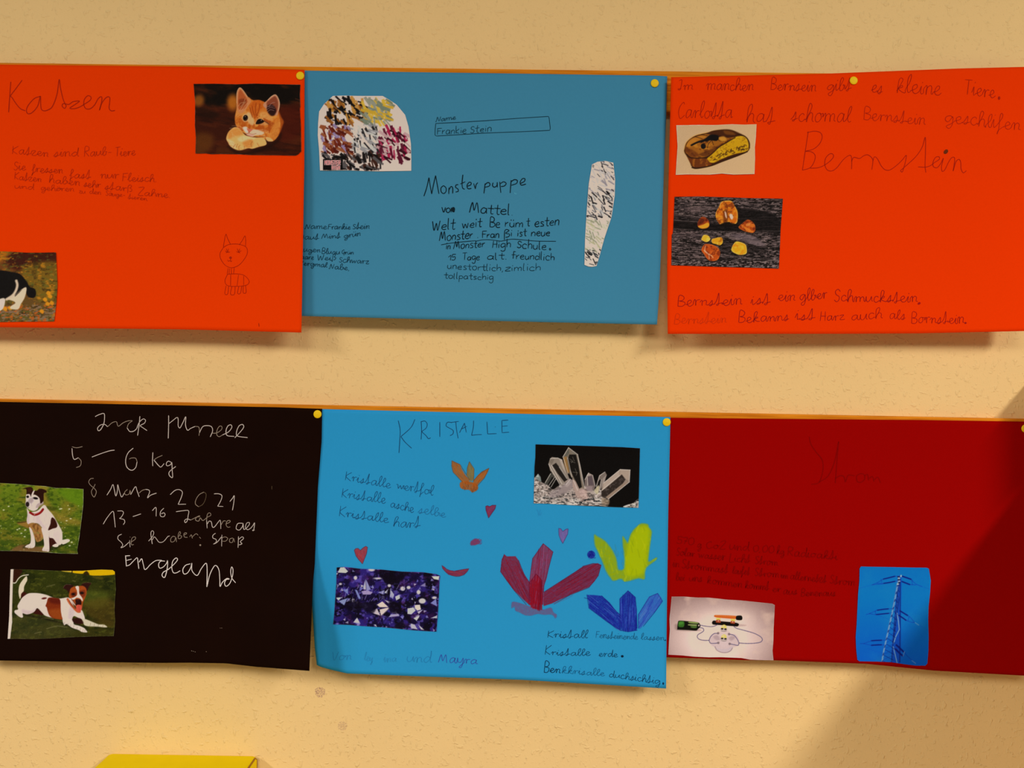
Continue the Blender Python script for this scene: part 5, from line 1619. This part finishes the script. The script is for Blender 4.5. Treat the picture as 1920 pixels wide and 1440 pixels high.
picture(S_CRY, 'crystal_photo', E3, '155,268 230,262 380,280 560,286 760,306 960,312 1085,330 1118,345', '122,798 260,802 400,814 600,826 800,846 940,858 1084,866', '155,268 152,420 140,580 132,700 122,798', '1118,345 1112,430 1106,560 1098,700 1090,800 1084,866', amethyst,
        'photo of violet and white amethyst crystals', seed=29, rim=(190, 190, 214), rimw=0.004, noise=5)


def circuit(p):
    p.fill((222, 190, 184))
    d = np.sqrt(((p.X - 850) / 900) ** 2 + ((p.Y - 780) / 620) ** 2)
    t = np.clip((d - .45) / .75, 0, 1)[..., None]
    p.c = np.array((236, 206, 198.)) * (1 - t) + np.array((150, 118, 114.)) * t
    p.noise((230, 196, 176), 200, 150, 0.5, 0.8, .5, 1)
    p.ell((244, 216, 200), 1000, 480, 320, 120, 100, .5)
    # shadows of the printed things
    p.poly((140, 112, 106), '200,610 240,560 560,640 580,660 400,665 230,650', 20, .6)
    p.poly((170, 140, 134), '1130,560 1270,575 1250,590 1140,595', 14, .6)
    # holder
    p.poly((206, 180, 182), '720,800 760,720 850,690 960,640 1040,700 1120,720 1165,800 1150,880 1060,910 960,960 840,920 750,880', 14, .8)
    p.poly((176, 150, 154), '780,750 840,730 880,790 820,800', 16, .8)
    p.poly((176, 150, 154), '1010,770 1060,740 1110,760 1050,810', 16, .8)
    p.poly((204, 182, 186), '800,900 880,930 980,930 1065,890 1065,940 1000,985 900,985 830,945', 8)
    p.line((126, 104, 110), '805,900 830,950 900,985 980,987 1040,960 1065,920', 9, 6, .85)
    p.line((196, 172, 174), '740,850 800,905', 7, 6, .7)
    p.line((196, 172, 174), '1150,880 1070,910', 7, 6, .7)
    p.poly((222, 196, 196), '890,660 985,660 990,740 885,740', 12, .8)
    p.poly((216, 190, 192), '890,810 985,810 990,890 890,890', 12, .8)
    # battery box
    p.poly((12, 14, 8), '238,635 248,540 272,510 400,518 540,535 575,555 585,600 545,640 520,660 400,652 250,645', 6)
    p.poly((52, 104, 34), '255,545 275,518 340,525 335,600 260,600', 6)
    p.poly((78, 140, 50), '270,530 330,535 320,560 270,570', 8, .7)
    p.poly((132, 150, 78), '410,525 540,535 548,555 420,545', 5)
    p.poly((150, 162, 100), '400,565 530,570 520,588 400,578', 5)
    p.poly((74, 104, 44), '440,590 530,590 520,620 450,615', 5)
    p.ell((214, 190, 180), 562, 582, 10, 12, 4)
    # switch
    p.poly((12, 8, 8), '775,512 860,515 1140,545 1145,595 1060,592 900,578 770,565', 5)
    p.poly((206, 96, 34), '808,425 1130,440 1120,482 1000,478 808,458', 5)
    p.line((226, 130, 60), '820,434 1110,450', 8, 5, .7)
    p.poly((14, 12, 10), '1128,440 1205,438 1208,498 1125,496', 5)
    p.poly((250, 208, 90), '825,470 885,475 880,500 830,498', 8)
    p.poly((250, 208, 90), '1045,485 1105,490 1100,520 1050,515', 8)
    p.poly((160, 66, 36), '828,498 880,500 890,540 820,535', 6)
    p.poly((160, 66, 36), '1045,515 1095,520 1102,555 1040,548', 6)
    for x, y in ((855, 512), (1070, 528)):
        p.ell((240, 196, 170), x, y, 12, 8, 4, .8)
    # wires
    wc = (66, 58, 96)
    for q in ('590,578 650,590 740,600 800,590 840,570', '580,615 625,625 635,660 600,690 550,720 540,755 570,790 640,805 715,805', '715,805 740,750 790,705 850,700', '715,805 735,845 790,850 855,845',
              '1090,598 1130,625 1240,655 1380,695 1480,745 1515,790 1490,830 1400,848 1280,852 1165,845', '1165,845 1140,790 1090,730 1010,710', '1165,845 1150,880 1090,870 1015,855'):
        p.line(wc, q, 10, 4, .95)
        p.line((150, 140, 176), pts(q) - [0, 2], 3, 3, .6)
    for x, y in ((852, 698), (855, 843), (1015, 712), (1025, 858)):
        p.ell((120, 100, 104), x, y, 18, 18, 6, .8)
    # two bulbs
    for y in (600, 745):
        p.poly((246, 208, 104), [(905, y + 30), (905, y - 10), (940, y - 32), (975, y - 10), (975, y + 30)], 6)
        p.ell((250, 232, 170), 930, y - 5, 16, 14, 6, .8)
        p.poly((196, 176, 172), [(893, y + 25), (980, y + 28), (975, y + 72), (900, y + 68)], 6)
        p.ell((24, 18, 18), 912, y + 32, 18, 12, 5)
        p.ell((24, 18, 18), 962, y + 38, 18, 12, 5)
        p.line((110, 96, 96), [(900, y + 62), (938, y + 72), (975, y + 64)], 7, 4, .8)


picture(S_RED, 'circuit_photo', F2, '155,150 330,148 540,164 700,164 860,180 1000,196 1180,206 1420,230 1660,255 1702,275', '105,1020 300,1030 500,1050 720,1060 900,1058 1200,1070 1340,1095 1460,1100 1682,1105', '155,150 138,330 122,480 128,640 115,820 105,1020', '1702,275 1695,420 1685,620 1680,820 1668,960 1682,1105', circuit,
        'photo of a battery circuit with a switch and two small bulbs', seed=31, rim=(236, 206, 196), rimw=0.005, noise=4)


def pylon(p):
    p.fill((0, 104, 212))
    p.grad((620, 150), (0, 96, 204), (620, 600), (0, 116, 222))
    p.grad((620, 500), (0, 116, 222), (620, 1340), (0, 74, 190), .7)
    p.noise((20, 126, 224), 300, 260, 0.5, 0.8, .4, 1)
    dk, md, lt = (4, 22, 86), (20, 60, 150), (150, 186, 226)
    # right legs and braces
    p.poly((10, 62, 170), '690,270 722,270 715,700 705,1340 600,1320 640,700', 8, .75)
    for q in ('690,330 640,800 600,1320', '705,300 706,800 700,1320', '690,540 650,860 620,1080'):
        p.line(dk, q, 9, 5, .8)
    p.line(lt, '668,720 685,820 695,920 650,1010 628,1080', 11, 4, .75, False)
    p.line((120, 160, 210), '620,1130 645,1230 668,1330', 12, 4, .8, False)
    # lattice
    for i in range(15):
        y = 320 + i * 70
        xl = 672 - (y - 320) * .19
        xr = 700 - (y - 320) * .085
        p.line(dk, [(xl, y), (xr, y + 66)], 6, 4, .75, False)
        p.line(md, [(xr, y), (xl - 12, y + 66)], 6, 4, .75, False)
        p.line((60, 110, 180), [(xl, y), (xr, y)], 4, 3, .6, False)
    p.line((90, 130, 196), '690,265 665,400 620,640 565,900 500,1200 482,1312', 16, 5, .9)
    r = random.Random(3)
    for i in range(34):
        t = i / 33.0
        x = np.interp(t, [0, .13, .36, .6, .88, 1], [692, 668, 622, 567, 502, 484])
        y = 270 + t * 1035
        p.line((120, 160, 214) if i % 3 else (14, 36, 90), [(x + 5, y), (x - 4, y + 24)], 13, 5, .7, False)
    for i in range(6):
        p.ell((180, 196, 216) if i % 2 else (20, 26, 50), 688 + r.uniform(-12, 16), 272 + i * 18, 14, 10, 5, .85)
    p.ell((190, 210, 236), 716, 262, 10, 14, 5, .8)
    # insulator arms
    for q, w in (('500,300 570,283 640,265', 15), ('505,352 570,342 640,328', 15), ('735,266 790,285 838,302', 18), ('730,330 780,350 822,366', 18), ('425,682 490,672 560,665', 15), ('415,735 490,727 565,720', 15), ('705,690 750,718 796,746', 18), ('690,745 735,775 776,804', 18), ('355,1056 415,1052 476,1050', 16), ('355,1112 415,1108 476,1106', 16), ('660,1110 700,1145 745,1190', 22), ('650,1160 690,1200 735,1240', 22)):
        p.line((4, 24, 110), q, w, 4, .95)
    for q in ('360,372 430,340 500,300', '420,352 505,352', '360,370 500,358', '470,300 480,340', '838,302 900,360 975,392', '822,366 900,372', '850,310 855,372', '330,722 425,682', '330,725 415,738', '290,735 340,720', '400,690 405,735', '796,746 830,770 880,830', '776,804 830,826 880,835', '815,760 800,810',
              '260,1090 355,1056', '260,1092 355,1114', '215,1092 262,1090', '745,1190 800,1250 890,1330', '735,1240 770,1200', '640,265 700,262', '640,328 690,322', '560,665 610,660', '565,720 600,715', '476,1050 530,1050', '476,1106 530,1110'):
        p.line((8, 52, 150), q, 6, 4, .85)
    for q in ('975,390 1080,425', '360,372 200,412', '880,832 1050,930', '420,740 560,790', '300,1150 420,1190 500,1200'):
        p.line((8, 76, 180), q, 4, 4, .6)
    for q in ('850,1300 895,1335', '890,835 935,865', '760,1190 740,1245'):
        p.line((160, 186, 216), q, 7, 4, .6)


picture(S_RED, 'pylon_photo', F3, '208,170 225,145 330,148 600,152 850,158 1030,160 1058,172', '180,1290 205,1308 420,1312 600,1320 760,1345 900,1362 1015,1362 1040,1335', '208,170 205,320 190,480 182,640 172,850 160,1010 166,1160 180,1290', '1058,172 1082,320 1072,480 1054,640 1050,800 1055,1000 1052,1180 1040,1335', pylon,
        'photo of a power pylon against a strong blue sky', seed=37, rim=(60, 120, 210), rimw=0.004, noise=4)

# ---------------------------------------------------------------- coloured pencil drawings on the bright blue poster
E4 = (900, 960, 5.189)


def red_crystals(p):
    p.poly((118, 74, 116), '308,882 330,872 370,880 480,915 600,950 690,930 715,975 748,1000 735,1036 700,1000 620,1000 560,992 500,1008 440,1005 390,980 345,960 335,925 306,935', 5, .75, True, .3)
    a = '236,412 262,432 345,430 375,470 398,540 440,620 490,700 500,780 495,900 480,905 420,850 330,760 260,670 198,580 212,460'
    b = '615,305 665,345 710,388 692,450 670,540 650,640 622,720 615,900 480,900 480,700 495,560 512,450'
    c = '545,600 580,630 600,665 606,760 605,955 540,945 495,925 482,800 490,680'
    d = '1000,530 1060,515 1110,500 1150,500 1178,518 1150,620 1110,680 1060,730 900,795 700,890 620,915 612,860 622,780 760,690 900,600'
    for s, col in ((a, (138, 22, 46)), (b, (140, 40, 70)), (d, (134, 18, 44)), (c, (140, 12, 32))):
        p.poly(col, s, 4, .9, False, .22)
    p.hair([(160, 8, 22), (112, 60, 110), (90, 8, 30)], a, 70, 190, 1.08, .06, 4, .6)
    p.hair([(150, 10, 34), (150, 90, 140), (110, 20, 54)], b, 70, 170, 1.68, .05, 4, .6)
    p.hair([(160, 6, 20), (100, 8, 30)], c, 40, 200, 1.6, .05, 4, .6)
    p.hair([(166, 6, 18), (120, 60, 110), (100, 6, 24)], d, 80, 190, -.52, .07, 4, .6)
    for q in ('236,412 215,470 200,580 330,760 450,900', '375,470 430,610 490,700', '515,450 615,308', '615,308 710,388', '710,388 690,460 640,650 622,720 618,780', '480,900 480,700 512,450', '490,680 545,602 602,665 608,900', '620,780 900,600 1010,535', '1150,620 1060,735 880,805 720,895', '1178,518 1150,620', '1000,528 1100,500 1178,516'):
        p.line((84, 10, 40), q, 4.5, 2.5, .8, False)
    p.line((120, 90, 130), '720,895 860,835 920,790', 4, 3, .5)


drawing(S_CRY, 'crystal_drawing', E4, (180, 290, 1200, 1050), red_crystals, 'pencil drawing of a large dark red crystal cluster', seed=41)


def yellow_crystals(p):
    s = '1112,225 1140,236 1205,275 1250,320 1292,380 1320,440 1332,490 1345,560 1400,555 1412,480 1405,420 1392,330 1388,240 1410,262 1440,300 1462,230 1490,180 1530,140 1570,112 1632,120 1640,150 1670,190 1660,270 1648,360 1640,480 1712,445 1716,462 1640,520 1605,560 1600,650 1540,645 1480,662 1410,676 1370,650 1300,668 1270,640 1230,580 1190,480 1150,390 1118,320'
    p.poly((152, 168, 6), s, 14, .95, True, .18)
    p.poly((176, 190, 0), '1470,240 1540,150 1620,140 1650,210 1620,480 1580,600 1430,620 1410,480 1430,360', 26, .75)
    p.hair([(190, 198, 20), (130, 150, 10), (160, 176, 0)], s, 120, 70, 1.5, .5, 8, .4)
    p.hair([(110, 160, 90)], '1300,300 1400,300 1400,540 1330,540', 10, 60, 1.2, .3, 7, .25)


drawing(S_CRY, 'crystal_drawing', E4, (1090, 90, 1740, 700), yellow_crystals, 'broad yellow-green marker drawing of a crystal cluster', seed=43)


def blue_crystals(p):
    a = '1040,806 1110,808 1185,815 1260,880 1320,960 1372,1015 1372,1150 1330,1140 1240,1070 1060,935 1060,880'
    b = '1440,765 1475,795 1512,830 1525,940 1528,1130 1510,1155 1440,1165 1378,1150 1362,1000 1360,845'
    c = '1640,830 1690,805 1730,790 1760,830 1775,868 1700,970 1610,1080 1545,1140 1538,1000 1600,900'
    p.poly((26, 34, 150), a, 4, .92, False, .3)
    p.poly((28, 36, 152), b, 4, .92, False, .3)
    p.poly((54, 84, 186), c, 4, .85, False, .35)
    p.hair([(16, 14, 120), (90, 120, 210), (24, 26, 150)], a, 70, 170, .72, .06, 4, .6)
    p.hair([(14, 12, 116), (70, 96, 200), (20, 24, 146)], b, 70, 150, 1.58, .06, 4, .6)
    p.hair([(30, 40, 160), (90, 130, 214)], c, 60, 130, -1.0, .08, 4, .6)
    for q in ('1040,806 1060,935 1240,1070 1370,1155', '1185,815 1372,1015', '1360,1150 1360,845 1440,766', '1440,766 1512,830 1528,1130', '1440,790 1442,1160', '1370,1152 1440,1166 1530,1150', '1540,1130 1540,1000 1650,825 1728,792', '1728,792 1776,868 1700,975 1590,1110', '1015,834 1050,845'):
        p.line((16, 18, 110), q, 4.5, 2.5, .75, False)


drawing(S_CRY, 'crystal_drawing', E4, (1000, 750, 1790, 1180), blue_crystals, 'blue ink drawing of three crystals in a fan', seed=47)


def dot(p):
    p.ell((22, 36, 140), 1082, 415, 38, 38, 4, .95)
    p.hair([(10, 12, 110), (60, 90, 190)], '1045,380 1120,380 1120,455 1045,455', 20, 30, 1.0, 1.5, 5, .5)


drawing(S_CRY, 'dot_drawing', E4, (1030, 365, 1135, 470), dot, 'round blue dot', seed=48)


def mk_heart(s, fillc, hair, outline, ang):
    def f(p):
        p.poly(fillc, s, 3.5, .9, False, .2)
        p.hair(hair, s, 40, 40, ang, .4, 4, .5)
        q = pts(s)
        p.line(outline, np.vstack([q, q[:1]]), 4, 2.5, .85, False)
    return f


drawing(S_CRY, 'heart_drawing', E4, (750, 140, 875, 325), mk_heart('766,160 785,162 806,190 838,166 858,164 852,215 806,305 790,280 768,225', (130, 84, 150), [(150, 90, 160), (110, 120, 180)], (60, 40, 90), 1.4), 'small violet-pink heart', seed=51)
drawing(S_CRY, 'heart_drawing', E1, (1495, 840, 1615, 980), mk_heart('1512,866 1528,860 1545,868 1570,856 1598,856 1592,885 1560,930 1536,965 1525,930 1514,900', (140, 34, 66), [(176, 40, 60), (120, 30, 80)], (80, 16, 40), -.8), 'dark red heart below the orange crystals', seed=52)
drawing(S_CRY, 'heart_drawing', E1, (370, 1195, 510, 1370), mk_heart('385,1242 398,1228 418,1226 438,1244 460,1222 484,1208 498,1216 490,1270 470,1320 455,1358 425,1325 400,1290', (172, 48, 56), [(196, 60, 56), (150, 36, 50)], (96, 20, 36), 1.2), 'red heart above the violet crystal photo', seed=53)


def oval(p):
    p.poly((126, 52, 88), '1378,1190 1385,1165 1412,1146 1440,1144 1462,1165 1468,1172 1455,1185 1420,1198 1385,1200', 5, .9, True, .25)
    p.hair([(150, 40, 70), (100, 60, 120)], '1378,1145 1470,1145 1470,1200 1378,1200', 24, 40, -.5, .3, 5, .5)


drawing(S_CRY, 'nose_drawing', E1, (1365, 1130, 1480, 1212), oval, 'small red oval in the middle', seed=54)


def smile(p):
    s = '1135,250 1155,262 1178,283 1210,296 1250,302 1300,292 1350,284 1385,279 1372,305 1340,336 1300,350 1268,352 1230,344 1195,332 1165,305 1142,278'
    p.poly((140, 34, 56), s, 4, .9, False, .2)
    p.hair([(170, 40, 50), (110, 30, 70)], s, 50, 60, .1, .4, 5, .5)
    q = pts(s)
    p.line((84, 18, 44), np.vstack([q, q[:1]]), 4, 2.5, .75, False)


drawing(S_CRY, 'mouth_drawing', E3, (1120, 235, 1400, 370), smile, 'red curved smile beside the violet crystal photo', seed=55)


def orange_crystals(p):
    a = '1222,475 1250,486 1292,508 1305,545 1340,600 1375,640 1350,680 1310,655 1262,600 1232,572 1220,520'
    b = '1372,483 1392,515 1412,545 1408,640 1380,650 1350,600 1354,535'
    c = '1538,540 1530,570 1500,622 1460,660 1436,690 1400,690 1405,650 1440,605 1475,572'
    d = '1295,660 1350,650 1400,660 1440,680 1446,715 1425,735 1395,746 1370,725 1330,722 1300,710 1290,690'
    p.poly((140, 108, 52), b, 4, .92, False, .2)
    p.poly((172, 92, 32), a, 4, .95, False, .2)
    p.poly((176, 90, 26), c, 4, .95, False, .2)
    p.poly((176, 84, 22), d, 5, .95, True, .25)
    p.hair([(206, 110, 30), (120, 70, 40)], a, 40, 60, .9, .2, 4, .5)
    p.hair([(170, 130, 60), (110, 100, 70)], b, 24, 60, 1.5, .2, 4, .5)
    p.hair([(206, 106, 24), (120, 60, 30)], c, 34, 60, -.9, .2, 4, .5)
    p.hair([(200, 96, 20), (90, 50, 30)], d, 34, 40, 1.5, .3, 4, .5)
    for q in ('1222,475 1220,520 1232,572 1310,655', '1222,475 1292,508 1375,640', '1350,600 1354,535 1372,483 1412,545 1408,640', '1405,650 1475,572 1538,540', '1538,540 1500,622 1440,690', '1330,700 1332,724', '1385,710 1397,746'):
        p.line((96, 54, 24), q, 4, 2.5, .7, False)


drawing(S_CRY, 'crystal_drawing', E1, (1205, 460, 1555, 760), orange_crystals, 'small orange-brown pencil crystal cluster', seed=56)
